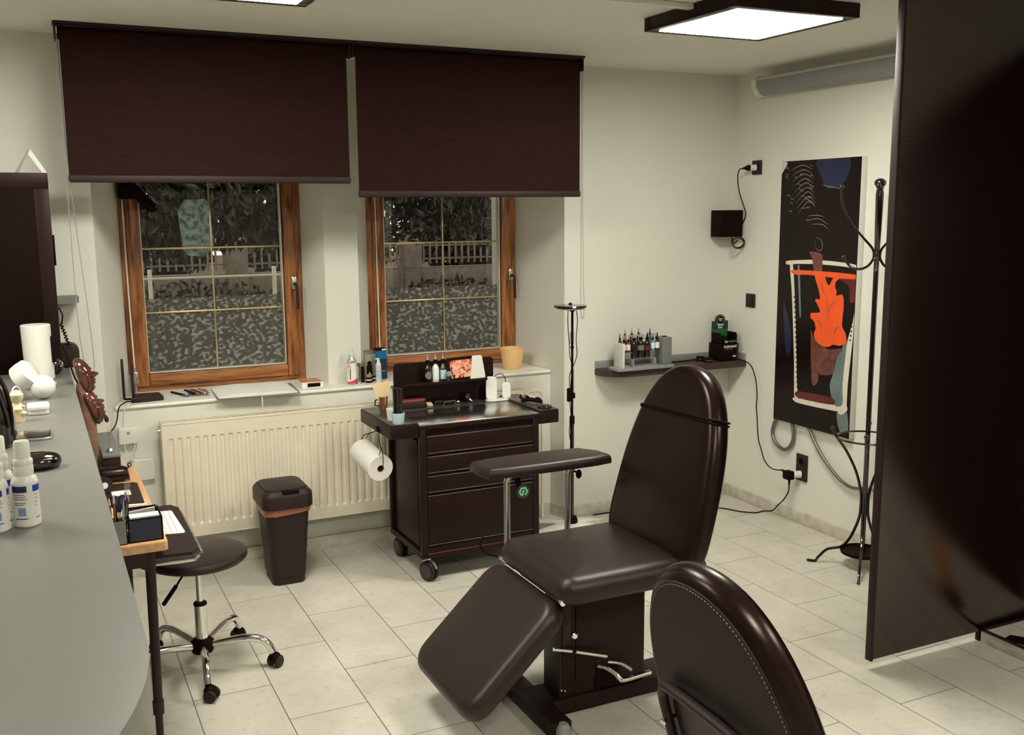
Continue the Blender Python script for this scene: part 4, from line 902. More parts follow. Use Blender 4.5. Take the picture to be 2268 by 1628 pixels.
# ------------------------------------------------------------------ brown corner shelf
t = thing('corner_shelf', 'brown wall shelf with rounded end and grey upstand in the corner', 'shelf', (3.4, 4.88, .84))
so = [(2.922, Y0 - .001), (2.922, 4.94)]
for k in range(9): a = R(180 + 90 * k / 8 * 1.0); so.append((2.922 + .16 + .16 * math.cos(a), 4.94 + .145 * math.sin(a)))
so += [(3.888, 4.795), (3.888, Y0 - .001)]
b = MB(); b.prism([(x, y, .842) for x, y in so], (0, 0, .038)); bmesh.ops.bevel(b.bm, geom=[e for e in b.bm.edges if all(v.co.z > .87 for v in e.verts)], offset=.005, segments=3, affect='EDGES'); b.build('board', 'shelf', t)
b = MB(); b.box(2.922, 3.888, Y0 - .010, Y0 - .0005, .880, .922, .001); b.box(3.879, 3.889, 4.800, Y0 - .010, .880, .922, .001); b.build('upstand', 'shelfg', t)
# ink bottle rack
RZ = .881
t = thing('bottle_rack', 'grey and white desktop rack holding ink bottles on the brown shelf', 'bottle rack', (3.16, 4.83, RZ))
b = MB(); b.box(2.962, 3.345, 4.772, 4.880, RZ, RZ + .018, .002); b.build('base_board', 'greyp', t)
b = MB(); b.box(2.994, 3.008, 4.776, 4.874, RZ + .018, RZ + .158, .003); b.build('side_panel', 'white', t)
b = MB(); b.box(3.275, 3.338, 4.790, 4.874, RZ + .018, RZ + .176, .003); b.build('side_box', 'ledge', t)
b = MB(); b.box(3.30, 3.325, 4.82, 4.845, RZ + .176, RZ + .180, .001); b.build('socket_cap', 'black', t)
b = MB(); b.box(3.070, 3.208, 4.795, 4.838, RZ + .063, RZ + .066); b.build('lower_rail', 'acryl', t)
b = MB(); b.prism([(x, y, RZ + .100) for x, y in [(3.008, 4.800), (3.070, 4.800), (3.070, 4.842), (3.208, 4.842), (3.208, 4.800), (3.275, 4.800), (3.275, 4.872), (3.008, 4.872)]], (0, 0, .003)); b.build('upper_shelf', 'acryl', t)
b = MB(); b.box(3.008, 3.275, 4.840, 4.842, RZ + .165, RZ + .20); b.build('upper_rail', 'acryl', t)
for x in (3.05, 3.20): b = MB(); b.box(x + .025, x + .037, 4.80, 4.838, RZ + .018, RZ + .063, .001); b.build('support', 'greyp', t)
def ink(x, y, z, h, r, body, label_m, cap, lab, tip='cap_clear', lh=(.2, .75)):
    t = thing('ink_bottle', lab, 'ink bottle', (x, y, z), 'ink bottles in the rack on the brown shelf')
    b = MB(); b.lathe([(0, 0), (r * .92, 0), (r, .003), (r, h * .80), (r * .8, h * .90), (r * .45, h * .96), (r * .42, h), (0, h)], (x, y, z), 18); b.build('bottle', body, t)
    b = MB(); b.lathe([(r * .55, h), (r * .55, h + .010), (r * .35, h + .014), (0, h + .014)], (x, y, z), 14); b.build('collar', 'black', t)
    b = MB(); b.lathe([(r * .34, h + .012), (r * .26, h + .022), (r * .12, h + .040), (0, h + .042)], (x, y, z), 12); b.build('tip', tip, t)
    if label_m:
        b = MB(); n = 18; z0, z1 = z + h * lh[0], z + h * lh[1]; rr = r + .0004
        pts = [(x + rr * math.cos(R(a)), y + rr * math.sin(R(a))) for a in range(165, 376, 15)]
        b.rings([[Vector((p[0], p[1], z0)) for p in pts], [Vector((p[0], p[1], z1)) for p in pts]], False, False, False); b.build('label', label_m, t)
    return t
zf = RZ + .1032
fr = [(3.025, .060, .0125, 'inkred', 'paper', 'inkpink', 'ink bottle of red ink, white label, front row leftmost in rack'),
      (3.055, .060, .0125, 'inkred', 'paper', 'cap_clear', 'ink bottle of red ink, white label, second from left in front row'),
      (3.094, .104, .0200, 'gloss', None, 'cap_clear', 'black ink bottle without label, left of the round labelled one'),
      (3.139, .106, .0205, 'gloss', 'artl', 'cap_clear', 'black ink bottle with pale oval label in the rack middle'),
      (3.183, .102, .0195, 'gloss', 'redart', 'black', 'dark ink bottle with reddish lower label, right of middle'),
      (3.222, .062, .0115, 'inkblue', 'paper', 'inkblue', 'ink bottle with light blue top and white label, in front row'),
      (3.252, .064, .0135, 'gloss', 'paper', 'black', 'dark ink bottle with white label at right end of front row')]
for x, h, r, bm_, lm, tp, lab in fr: ink(x, 4.8165, RZ + .0662 if h > .1 else zf, h, r, bm_, lm, None, lab, tp, lh=(.2, .75) if h < .1 else (.42, .70))
for x, h, bm_, tp, lab in [(3.024, .066, 'gloss', 'black', 'small dark ink bottle at the far left end of the rack'), (3.058, .088, 'gloss', 'inkpink', 'taller ink bottle with salmon tip, back row left'), (3.104, .090, 'gloss', 'inkpink', 'taller ink bottle with salmon tip, back row second'), (3.150, .090, 'gloss', 'artg', 'taller ink bottle with grey tip, back row third'), (3.228, .085, 'inkblue', 'black', 'taller blue ink bottle with black tip, back row right')]:
    ink(x, 4.8575, zf, h, .0122, bm_, None, None, lab, tp)
# stacked boxes
t = thing('supply_box', 'black cardboard box with white lettering on the brown corner shelf', 'box', (3.78, 4.90, .881))
b = MB(); b.box(3.715, 3.848, 4.822, 4.940, .881, .986, .002); b.build('carton', 'black', t)
b = MB(); b.box(3.836, 3.8485, 4.8212, 4.823, .883, .984); b.build('edge_print', 'navybox', t)
text('lettering', 'ELEPHANT', .020, (3.786, 4.8212, .967), '-y', 'paper', t, bold=.0004)
b = MB(); b.box(3.750, 3.806, 4.8210, 4.8216, .9500, .9518); b.box(3.762, 3.792, 4.8210, 4.8216, .9555, .9568); b.build('print_line', 'artl', t)
text('lettering', '1200', .013, (3.816, 4.8212, .908), '-y', 'paper', t, bold=.0004)
t = thing('display_box', 'green and black counter display box on top of the black carton', 'box', (3.765, 4.89, .986))
b = MB(); b.box(3.722, 3.842, 4.832, 4.836, .9865, 1.008, .0005); b.box(3.722, 3.742, 4.832, 4.836, 1.008, 1.038, .0005); b.box(3.824, 3.842, 4.832, 4.836, 1.008, 1.038, .0005)
b.box(3.722, 3.726, 4.836, 4.926, .9865, 1.05, .0005); b.box(3.838, 3.842, 4.836, 4.926, .9865, 1.05, .0005); b.box(3.722, 3.842, 4.832, 4.926, .9865, .990, .0005); b.build('tray', 'black', t)
b = MB()
hd = [(3.722, .9865), (3.842, .9865), (3.842, 1.115), (3.820, 1.115)] + [(3.782 + .038 * math.cos(R(a)), 1.118 + .036 * math.sin(R(a))) for a in range(0, 181, 12)] + [(3.744, 1.115), (3.722, 1.115)]
b.prism([(x, 4.922, z) for x, z in hd], (0, .004, 0)); b.build('header_card', 'greend', t)
b = MB(); b.box(3.7225, 3.8415, 4.9212, 4.9218, 1.02, 1.064); b.build('green_band', 'green', t)
b = MB(); b.lathe([(.025, 0), (.025, .0006), (0, .0006)], (3.782, 4.9215, 1.122), 30, (0, -1, 0)); b.build('badge', 'artl', t)
b = MB(); b.lathe([(.0225, 0), (.0225, .0006), (0, .0006)], (3.782, 4.9208, 1.122), 30, (0, -1, 0)); b.build('badge', 'black', t)
text('lettering', 'Tattoo', .0105, (3.782, 4.9198, 1.128), '-y', 'paper', t, bold=.0003); text('lettering', 'Goo', .0105, (3.782, 4.9198, 1.118), '-y', 'paper', t, bold=.0003)
text('lettering', 'Tattoo', .0185, (3.782, 4.9205, 1.092), '-y', 'paper', t, bold=.0005); text('lettering', 'Goo', .0185, (3.782, 4.9205, 1.076), '-y', 'paper', t, bold=.0005)
text('lettering', 'Tattoo', .0085, (3.762, 4.8312, 1.000), '-y', 'paper', t, bold=.0003); text('lettering', 'Goo', .0085, (3.762, 4.8312, .993), '-y', 'paper', t, bold=.0003)
b = MB(); b.box(3.780, 3.836, 4.8312, 4.8318, .992, 1.003); b.build('green_strip', 'green', t)
for x, y, lab in ((3.634, 4.838, 'small black lidded jar in front on the brown shelf'), (3.628, 4.905, 'small black lidded jar behind another on the brown shelf')):
    t = thing('cream_jar', lab, 'jar', (x, y, .881), 'small jars on the brown shelf')
    b = MB(); b.lathe([(0, 0), (.024, 0), (.026, .004), (.026, .013), (0, .013)], (x, y, .881), 24); b.build('jar_body', 'gloss', t)
    b = MB(); b.lathe([(.0265, .013), (.0265, .024), (.024, .027), (0, .027)], (x, y, .881), 24); b.build('lid', 'black', t)
    b = MB(); b.lathe([(.0268, .014), (.0268, .016), (.026, .016)], (x, y, .881), 24); b.build('lid_ring', 'silver', t)
tag(MB().tube([(3.345, 4.90, .885), (3.42, 4.93, .884), (3.52, 4.935, .884), (3.60, 4.945, .884), (3.70, 4.952, .884), (3.80, 4.951, .884)], .003, 8).build('shelf_cable', 'black'), 'black cable lying along the back of the brown shelf', 'cable')

# ------------------------------------------------------------------ lamp stand
LX, LY = 2.556, 4.58
t = thing('lamp_stand', 'thin black floor lamp with round head and white star base beside the trolley', 'floor lamp', (LX, LY, 0))
b = MB(); b.lathe([(0, .10), (.011, .10), (.011, .68), (0, .68)], (LX, LY, 0), 14); b.build('lower_pole', 'gloss', t)
b = MB(); b.lathe([(0, .66), (.014, .66), (.014, .70), (.0065, .71), (.0065, 1.275), (0, 1.275)], (LX, LY, 0), 14); b.build('upper_pole', 'black', t)
b = MB(); b.lathe([(0, 1.283), (.060, 1.282), (.084, 1.286), (.088, 1.292), (.084, 1.299), (.03, 1.303), (0, 1.303)], (LX - .012, LY, 0), 40); h = b.build('lamp_head', 'gloss', t)
b = MB(); b.lathe([(.03, 1.2825), (.035, 1.278), (.072, 1.279), (.077, 1.2835), (.03, 1.2835)], (LX - .012, LY, 0), 40); b.build('light_ring', 'white', h)
b = MB(); b.lathe([(0, 1.262), (.012, 1.265), (.018, 1.279), (0, 1.279)], (LX, LY, 0), 16); b.sphere((LX - .012, LY, 1.303), .010, seg=14); b.build('joint', 'black', h)
b = MB(); b.box(LX - .034, LX - .002, LY - .018, LY + .0, .785, .858, .004); b.build('controller_box', 'black', t)
b = MB(); b.box(LX - .002, LX + .014, LY - .012, LY + .012, .80, .83, .003); b.build('clamp', 'black', t)
b = MB(); b.tube([(LX - .028, LY - .005, 1.28), (LX - .032, LY - .01, 1.20), (LX - .024, LY - .01, 1.10), (LX - .020, LY - .01, 1.03), (LX - .004, LY - .014, .96), (LX - .015, LY - .014, .90), (LX - .014, LY - .01, .856)], .0022, 6); b.build('cable', 'black', t)
b = MB(); b.tube([(LX + .018, LY - .005, 1.28), (LX + .026, LY - .01, 1.22), (LX + .018, LY - .01, 1.12), (LX + .022, LY - .012, 1.04), (LX + .006, LY - .014, .99), (LX - .022, LY - .012, .93), (LX - .020, LY - .01, .856)], .0022, 6); b.build('cable', 'black', t)
b = MB(); b.tube([(LX - .020, LY - .01, .786), (LX - .018, LY - .02, .70), (LX - .028, LY - .02, .62), (LX - .012, LY - .02, .52), (LX - .035, LY - .02, .42), (LX - .04, LY - .02, .30), (LX - .02, LY - .02, .15)], .0022, 6); b.build('cable', 'black', t)
for z0, z1 in ((1.09, 1.155), (.82, .95)):
    b = MB(); b.box(LX - .012 if z0 > 1 else LX + .008, LX + .016 if z0 > 1 else LX + .018, LY + .006, LY + .010, z0, z1, .001); b.build('sleeve', 'acryl', t)
b = MB(); b.sphere((LX, LY, 1.075), .010, 1, 1, 1.3, 12); b.build('knuckle', 'black', t)
b = MB(); b.lathe([(0, .11), (.030, .11), (.034, .125), (.028, .145), (.012, .155), (0, .155)], (LX, LY, 0), 8); b.build('hub_knob', 'black', t)
for k, a in enumerate((-108, -36, 36, 108, 180)):
    c, s_ = math.cos(R(a)), math.sin(R(a)); b = MB(); rg = []
    for d, w_, zt_, zb_ in ((.0, .034, .112, .06), (.06, .044, .110, .055), (.16, .052, .092, .045), (.25, .052, .068, .032), (.32, .042, .048, .026), (.345, .024, .038, .026)):
        px_, py_ = LX + c * d, LY + s_ * d
        rg.append([Vector((px_ - s_ * w_ * q, py_ + c * w_ * q, z)) for q, z in ((-1, zb_), (-1, zt_ - .008), (-.7, zt_), (.7, zt_), (1, zt_ - .008), (1, zb_))])
    b.rings(rg); lg = b.build('base_arm', 'white', t)
    b = MB(); b.lathe([(0, -.010), (.011, -.010), (.013, 0), (.011, .010), (0, .010)], (LX + c * .32, LY + s_ * .32, .0135), 16, (-s_, c, 0)); b.build('caster', 'greyp', lg)
# ------------------------------------------------------------------ reception counter
ZC = 1.12
def counter_outline(xr, xl, ys, r, yb):
    out = [(xl, yb), (xr, yb)]
    n = 40
    for k in range(n + 1):
        a = R(-90 * k / n); out.append((xr - r + r * math.cos(a), ys + r * math.sin(a)))
    out += [(xl, ys - r)]
    return out
t = thing('reception_counter', 'long grey reception counter with rounded end along the left edge', 'counter', (-.25, 3, 0))
b = MB(); co = counter_outline(.125, -.64, 1.633, .75, 4.966); b.prism([(x, y, ZC - .038) for x, y in co], (0, 0, .038))
bmesh.ops.bevel(b.bm, geom=[e for e in b.bm.edges if abs(e.verts[0].co.z - e.verts[1].co.z) < 1e-6 and e.verts[0].co.z > 1.1], offset=.004, segments=3, affect='EDGES'); b.build('top', 'counter', t)
b = MB(); co = counter_outline(.055, -.60, 1.66, .66, 4.964); b.prism([(x, y, 0) for x, y in co], (0, 0, ZC - .038)); b.build('front', 'counterb', t)

# ------------------------------------------------------------------ wooden desk
t = thing('desk', 'small beech desk with black steel legs behind the counter', 'desk', (.2, 3.9, 0))
b = MB(); b.prism([(x, y, .720) for x, y in [(.062, 3.272), (.326, 3.272), (.336, 3.282), (.336, 4.352), (.292, 4.352), (.292, 4.72), (.062, 4.72)]], (0, 0, .030))
bmesh.ops.bevel(b.bm, geom=[e for e in b.bm.edges if e.verts[0].co.z > .745 and e.verts[1].co.z > .745], offset=.002, segments=2, affect='EDGES'); b.build('top', 'desk', t)
for y in (3.30, 4.28):
    b = MB(); b.cyl((.280, y, .715), (.276, y, .20), .0165, .0150, 16); b.cyl((.276, y, .205), (.275, y, .02), .0125, .012, 16); lg = b.build('leg', 'darkp', t)
    b = MB(); b.cyl((.276, y, .20), (.276, y, .155), .0185, .018, 16); b.cyl((.2755, y, .055), (.275, y, 0), .0165, .02, 16); b.build('leg_sleeve', 'darkp', lg)
b = MB(); b.prism([(.07, 3.285, .72), (.283, 3.285, .72), (.283, 3.285, .63), (.268, 3.285, .655), (.245, 3.285, .668), (.07, 3.285, .668)], (0, .02, 0)); b.build('apron', 'darkp', t)
b = MB(); b.box(.262, .280, 3.30, 4.28, .655, .720, .002); b.build('side_rail', 'darkp', t)
# pull-out tray on the right side
b = MB(); tr = [(.285, 3.345), (.415, 3.330), (.438, 3.365), (.444, 3.40), (.444, 3.88), (.42, 3.93), (.285, 3.93)]
b.prism([(x, y, .672) for x, y in tr], (0, 0, .010)); b.build('side_tray', 'darkp', t)
b = MB(); b.tube([(.28, 3.336, .656), (.405, 3.322, .657), (.428, 3.332, .660), (.446, 3.365, .665), (.450, 3.41, .667), (.450, 3.86, .667)], .0055, 10); b.build('tray_rod', 'chrome', t)
t = thing('paper_strip', 'white ruled strip card lying on the dark side tray', 'paper', (.40, 3.68, .682))
b = MB(); b.prism([(x, y, .6825) for x, y in [(.345, 3.56), (.419, 3.545), (.424, 3.56), (.414, 3.835), (.408, 3.843), (.345, 3.85)]], (0, 0, .002)); b.build('sheet', 'paper', t)
for x in (.362, .380, .399): b = MB(); b.box(x, x + .0018, 3.556, 3.842, .6845, .6848); b.build('ruled_line', 'shelfg', t)

# organiser, pens
t = thing('desk_organizer', 'black mesh organiser box full of white papers on the desk corner', 'organizer', (.275, 3.37, .75))
x0, x1, y0, y1 = .222, .324, 3.30, 3.44
b = MB()
for z, (ya, yb) in ((.751, (y0, y1)), (.826, (y0, y1))): b.tube([(x0, ya, z), (x1, ya, z), (x1, yb, z), (x0, yb, z), (x0, ya, z)], .0026, 8, smooth=False)
for x, y in ((x0, y0), (x1, y0), (x1, y1), (x0, y1)): b.cyl((x, y, .7505), (x, y, .826), .0026)
b.build('wire_frame', 'black', t)
b = MB(); b.box(x0, x1, y0, y0 + .001, .752, .824); b.box(x0, x1, y1 - .001, y1, .752, .824); b.box(x1 - .001, x1, y0, y1, .752, .824); b.box(x0, x0 + .001, y0, y1, .752, .824); b.box(x0, x1, y0, y1, .7505, .752); b.build('mesh_side', 'navybox', t)
b = MB(); b.box(x1 - .004, x1 + .004, y1 - .012, y1 + .004, .822, .830, .002); b.box(x0 - .006, x0, y0 - .002, y0 + .012, .79, .80, .002); b.build('corner_clip', 'silver', t)
t = tag(MB().box(x0 + .006, x1 - .006, y0 + .006, y0 + .05, .7525, .832, .0005).build('note_stack', 'paper', smooth=False), 'stack of small white note sheets standing in the black organiser', 'notes')
b = MB(); b.prism([(x0 + .008, y0 + .056, .838), (x1 - .012, y0 + .075, .840), (x1 - .006, y0 + .11, .753), (x0 + .008, y0 + .09, .753)], (0, .0015, .001)); tag(b.build('note_sheet', 'paper'), 'single white sheet leaning behind the notes in the organiser', 'note')
t = thing('pen_cup', 'square grey green pen cup beside the black organiser', 'pen cup', (.195, 3.32, .75))
b = MB()
px0, px1, py0, py1 = .168, .216, 3.292, 3.345
for a in ((px0, px1, py0, py0 + .002), (px0, px1, py1 - .002, py1), (px0, px0 + .002, py0, py1), (px1 - .002, px1, py0, py1)): b.box(*a, .7505, .828)
b.box(px0, px1, py0, py1, .7505, .753); b.build('cup', 'counterb', t)
for (xa, ya, xb, yb, zt_, mm, lab) in [(.176, 3.305, .170, 3.30, .905, 'brownc', 'brown pencil in the grey cup, leftmost'), (.184, 3.31, .184, 3.305, .910, 'brownc', 'brown pencil in the grey cup, right of the first brown one'), (.196, 3.33, .200, 3.34, .90, 'blued', 'dark blue pen in the middle of the grey cup'), (.205, 3.31, .222, 3.315, .915, 'blued', 'dark blue pen leaning right in the grey cup'), (.209, 3.33, .231, 3.335, .90, 'black', 'black pen leaning furthest right in the grey cup'), (.19, 3.335, .19, 3.34, .875, 'gloss', 'short black pen at the back of the grey cup'), (.203, 3.303, .213, 3.30, .895, 'chromeb', 'silver pen leaning in the grey cup')]:
    t = thing('pen', lab, 'pen', (xa, ya, .7535), 'pens in the grey cup'); d = (Vector((xb, yb, zt_)) - Vector((xa, ya, .7535)))
    b = MB(); b.cyl((xa, ya, .7535), Vector((xa, ya, .7535)) + d * .86, .0036, seg=10); b.build('barrel', mm, t)
    b = MB(); b.cyl(Vector((xa, ya, .7535)) + d * .86, (xb, yb, zt_), .0038, .0022, 10); b.build('pen_cap', 'silver' if mm != 'brownc' else 'wstick', t)
t = thing('ruler', 'clear ruler standing up in the grey pen cup', 'ruler', (.21, 3.325, .754)); b = MB(); b.prism([(.198, 3.322, .754), (.209, 3.322, .754), (.240, 3.322, .955), (.222, 3.322, .955)], (0, .0015, 0)); b.build('blade', 'acryl', t)
def scissors(lab, m_, x, z, y, r=.013):
    t = thing('scissors', lab, 'scissors', (x, y, .754), 'scissors in the grey cup')
    b = MB(); b.prism([(x - .004, y, .754), (x + .004, y, .754), (x + .005, y, z - .03), (x - .005, y, z - .03)], (0, .0015, 0)); b.build('blade', 'chromeb', t)
    for s in (-1, 1):
        b = MB(); b.loop_tube([(x + s * .012 + r * math.cos(R(q * 20)), y + .001, z + r * 1.35 * math.sin(R(q * 20))) for q in range(18)], .0042); b.cyl((x + s * .002, y + .001, z - .035), (x + s * .009, y + .001, z - .012), .0038); b.build('handle', m_, t)
scissors('scissors with dark blue handles in the grey cup', 'blued', .199, .888, 3.316)
# notebook, tape, pouch
t = thing('notebook', 'black covered notebook lying on the desk behind the pens', 'notebook', (.27, 3.88, .75))
nb_ = [(.175, 3.76), (.312, 3.735), (.314, 4.03), (.30, 4.045), (.18, 4.06)]
b = MB(); b.prism([(x, y, .7505) for x, y in [(.175, 3.745), (.316, 3.718), (.312, 3.9), (.18, 3.92)]], (0, 0, .005)); b.build('pages', 'paper', t)
b = MB(); b.prism([(x, y, .7556) for x, y in nb_], (0, 0, .003)); b.build('cover', 'darkp', t)
b = MB(); b.box(.212, .278, 3.86, 3.93, .7588, .7610, .0008); tag(b.build('white_card', 'paper'), 'small white card lying on the black notebook', 'card')
t = thing('tape_dispenser', 'black round tape dispenser with white core on the black notebook', 'tape dispenser', (.2, 3.9, .7588))
b = MB(); b.lathe([(0, -.012), (.030, -.012), (.032, -.009), (.032, .009), (.030, .012), (0, .012)], (.186, 3.915, .7925), 28, (.35, -.93, .1)); b.build('shell', 'darkp', t)
b = MB(); b.lathe([(0, .012), (.012, .012), (.012, .0145), (0, .0145)], (.186, 3.915, .7925), 24, (.35, -.93, .1)); b.build('core', 'white', t)
t = thing('leather_pouch', 'soft black leather pouch lying across the desk', 'pouch', (.24, 4.12, .75))
b = MB(); rg = []
for k, (x, s) in enumerate([(.150, .6), (.165, .9), (.20, 1), (.24, .93), (.27, 1), (.288, .85), (.294, .5)]):
    rg.append([Vector((x, 4.12 + .036 * s * math.cos(R(a)), .7505 + .030 * s + .029 * s * math.sin(R(a)) * (1.05 if a < 180 else 1) + .003 * math.sin(x * 140))) for a in range(0, 360, 24)])
b.rings(rg); b.build('body', 'leather2', t)
b = MB(); b.loop_tube([(.297 + .007 * math.cos(R(q * 30)), 4.12, .812 + .007 * math.sin(R(q * 30))) for q in range(12)], .002); b.cyl((.29, 4.12, .80), (.295, 4.12, .806), .003); b.build('zip_ring', 'black', t)
# black box with small ornament
t = thing('storage_box', 'flat dark box on the desk under the counter edge', 'box', (.24, 4.4, .75))
b = MB(); b.box(.207, .272, 4.21, 4.66, .7505, .826, .003); b.build('body', 'darkp', t)
b = MB(); b.box(.205, .274, 4.205, 4.665, .826, .840, .003); b.build('lid', 'ledge', t)
t = thing('ornament', 'little feather ornament on a thin stem standing on the dark box', 'ornament', (.237, 4.25, .84))
b = MB(); b.lathe([(0, .0005), (.014, .0005), (.015, .008), (.009, .018), (0, .02)], (.237, 4.25, .84), 18); b.build('base', 'silver', t)
b = MB(); b.tube([(.237, 4.25, .858), (.236, 4.25, .90), (.235, 4.25, .935)], .0012, 6); b.build('stem', 'silver', t)
b = MB(); b.lathe([(0, 0), (.004, .008), (.005, .022), (.002, .036), (0, .038)], (.235, 4.25, .925), 10, (.1, 0, 1), 1, .4); b.build('feather', 'cream', t)
b = MB(); b.lathe([(0, 0), (.008, .008), (.009, .018), (.004, .034), (0, .04)], (.235, 4.25, .962), 12, (-.2, 0, 1)); b.build('pod', 'darkp', t)
t = thing('drinking_glass', 'small clear tumbler standing in front of the dark box', 'glass', (.182, 4.175, .75))
b = MB(); b.lathe([(0, .0005), (.018, .0005), (.024, .10), (.0225, .10), (.017, .006), (0, .006)], (.165, 4.175, .75), 20); b.build('tumbler', 'acryl', t)
# carved figure with two faces
t = thing('carved_figure', 'glazed brown figure with two stacked bearded faces looking right', 'figure', (.155, 4.3, .75))
b = MB(); b.tube([(.165, 4.3, .7505), (.168, 4.3, .85), (.166, 4.3, .95), (.160, 4.3, 1.05), (.158, 4.3, 1.12)], .033, 14, r_end=.028); b.build('stem', 'bark', t)
def face(xc, zc, s, name, m_, tilt=0., beard=False):
    lo = -1.3 if beard else -1.0; rg = []; N = 44
    for q in range(N + 1):
        h = lo + (1.0 - lo) * q / N
        u = abs(h) if h > 0 else h / lo
        body = math.sqrt(max(0, 1 - u ** 2.4))
        front = body * (.56 + (.10 if beard and h < -.3 else 0)) - .07 * math.exp(-((h - .12) / .07) ** 2)
        brow = .07 * math.exp(-((h - .24) / .08) ** 2)
        nose = .34 * max(0, min(1, (.16 - h) / .30)) * (1 / (1 + math.exp((-.20 - h) * 34)))
        lips = .11 * math.exp(-((h + .36) / .045) ** 2) + .09 * math.exp(-((h + .50) / .05) ** 2) + .08 * math.exp(-((h + .78) / .10) ** 2)
        ring = []
        for k in range(32):
            a = 2 * math.pi * k / 32; ca, sa = math.cos(a), math.sin(a); d = min(a, 2 * math.pi - a)
            x = (front if ca > 0 else .2 * body) * ca + brow * math.exp(-(d / .9) ** 2) + nose * math.exp(-(d / .34) ** 2) + lips * math.exp(-(d / .55) ** 2)
            if beard and h < -.3 and ca > 0: x += .018 * math.sin(h * 38 + 5 * a)
            ring.append(Vector((x, .56 * body * sa, h)) * s)
        rg.append(ring)
    mt = Matrix.Translation((xc, 4.3, zc)) @ Matrix.Rotation(tilt, 4, 'Y')
    q = MB(); q.rings(rg); bmesh.ops.transform(q.bm, matrix=mt, verts=q.bm.verts); return q.build(name, m_, t, angle=70)
face(.152, 1.150, .078, 'upper_face', 'bronze', R(-16))
face(.174, 1.035, .070, 'lower_face', 'bronze', R(-20), True)

# ------------------------------------------------------------------ tall dark panel and wall shelf at the far end
t = thing('framed_panel', 'tall black framed panel with a hanging strap at the left edge', 'panel', (-.2, 4.73, ZC))
b = MB(); b.box(-.62, .096, 4.705, 4.755, ZC + .012, 1.965, .003); b.build('board', 'black', t)
b = MB(); b.box(-.62, .096, 4.7025, 4.706, 1.90, 1.965, .001); b.box(.038, .096, 4.7025, 4.706, ZC + .012, 1.8985, .001); b.build('frame', 'dark', t)
b = MB(); b.box(-.62, .09, 4.70, 4.76, ZC, ZC + .013, .002); b.build('foot', 'black', t)
b = MB(); b.box(.0955, .104, 4.71, 4.745, 1.575, 1.705, .003); b.build('side_clip', 'black', t)
b = MB(); b.prism([(x, 4.72, z) for x, z in [(-.028, 1.963), (-.013, 1.963), (.028, 2.046), (.037, 2.065), (.024, 2.055)]], (0, .003, 0)); b.build('strap', 'greyp', t)
b = MB(); b.prism([(x, 4.7235, z) for x, z in [(.036, 2.066), (.026, 2.046), (.079, 1.963), (.098, 1.963)]], (0, .003, 0)); b.build('strap', 'paper', t)
t = thing('wall_shelf', 'grey wall shelf corner showing behind the black panel', 'shelf', (-.1, 4.87, 1.40))
b = MB(); b.prism([(x, y, 1.402) for x, y in [(-.45, 4.966), (-.45, 4.80), (.155, 4.80), (.182, 4.825), (.188, 4.87), (.188, 4.966)]], (0, 0, .026)); bmesh.ops.bevel(b.bm, geom=[e for e in b.bm.edges if e.verts[0].co.z > 1.42 and e.verts[1].co.z > 1.42], offset=.004, segments=2, affect='EDGES'); b.build('board', 'ledge', t)

# ------------------------------------------------------------------ things on the counter
def bottle(x, y, s, lab, rot=0., copy_of=None):
    t = thing('disinfectant_bottle', lab, 'bottle', (x, y, ZC), 'white bottles with blue labels on the counter')
    b = MB(); b.lathe([(0, .0005), (.025, .0005), (.0275, .004), (.0275, .098), (.025, .108), (.019, .114), (.018, .118), (0, .118)], (x, y, ZC), 36); b.build('body', 'white', t)
    b = MB(); b.lathe([(0, .114), (.0195, .114), (.0205, .118), (.0205, .133), (.0195, .136), (.0205, .139), (.0205, .147), (.0185, .150), (.0165, .152), (.0160, .187), (.014, .190), (0, .190)], (x, y, ZC), 28); b.build('cap', 'whiteg', t)
    def wrap(a0, a1, z0, z1, m_, nm='label', e=.0004):
        q = MB(); rr = .0275 + e; P = [(x + rr * math.cos(R(a + rot)), y + rr * math.sin(R(a + rot))) for a in [a0 + (a1 - a0) * k / 12 for k in range(13)]]
        q.rings([[Vector((p[0], p[1], ZC + z0)) for p in P], [Vector((p[0], p[1], ZC + z1)) for p in P]], False, False, False); return q.build(nm, m_, t)
    wrap(-175, 20, .018, .098, 'whiteg'); wrap(-150, -83, .080, .094, 'blued', 'label_band', .0007); wrap(-58, -10, .080, .094, 'blue', 'label_band', .0007)
    wrap(-125, -92, .028, .046, 'bluel', 'label_square', .0007)
    for k, (z, a) in enumerate(((.074, -95), (.069, -88), (.064, -84), (.056, -90), (.052, -96))): wrap(-142, a, z, z + .0018, 'artl', 'small_print', .0007)
    wrap(-140, -85, .020, .022, 'blued', 'small_print', .0007); wrap(-50, -25, .020, .022, 'blued', 'small_print', .0007)
    for k in range(4): wrap(-52, -32 - k * 3, .072 - k * .008, .0732 - k * .008, 'artl', 'small_print', .0007)
    return t
bottle(-.046, 2.375, 1, 'white bottle with blue label, front right of the counter group')
bottle(-.105, 2.36, 1, 'white bottle with blue label, cut by the left frame edge', 25)
bottle(-.096, 2.445, 1, 'white bottle with blue label behind and between the two front ones', -20)
bottle(-.150, 2.42, 1, 'white bottle of which only a bit of cap shows, at the frame edge', 10)
t = thing('computer_mouse', 'glossy black computer mouse behind the white bottles', 'mouse', (-.02, 2.93, ZC))
b = MB(); b.rings([[Vector((-.022 + (.062 * s) * math.cos(R(a)), 2.91 + .048 * s * math.sin(R(a)), ZC + z)) for a in range(0, 360, 12)] for s, z in ((.55, .0008), (.86, .002), (.98, .010), (1, .018), (.96, .027), (.84, .035), (.6, .041), (.3, .044), (.02, .045))]); b.build('shell', 'gloss', t)
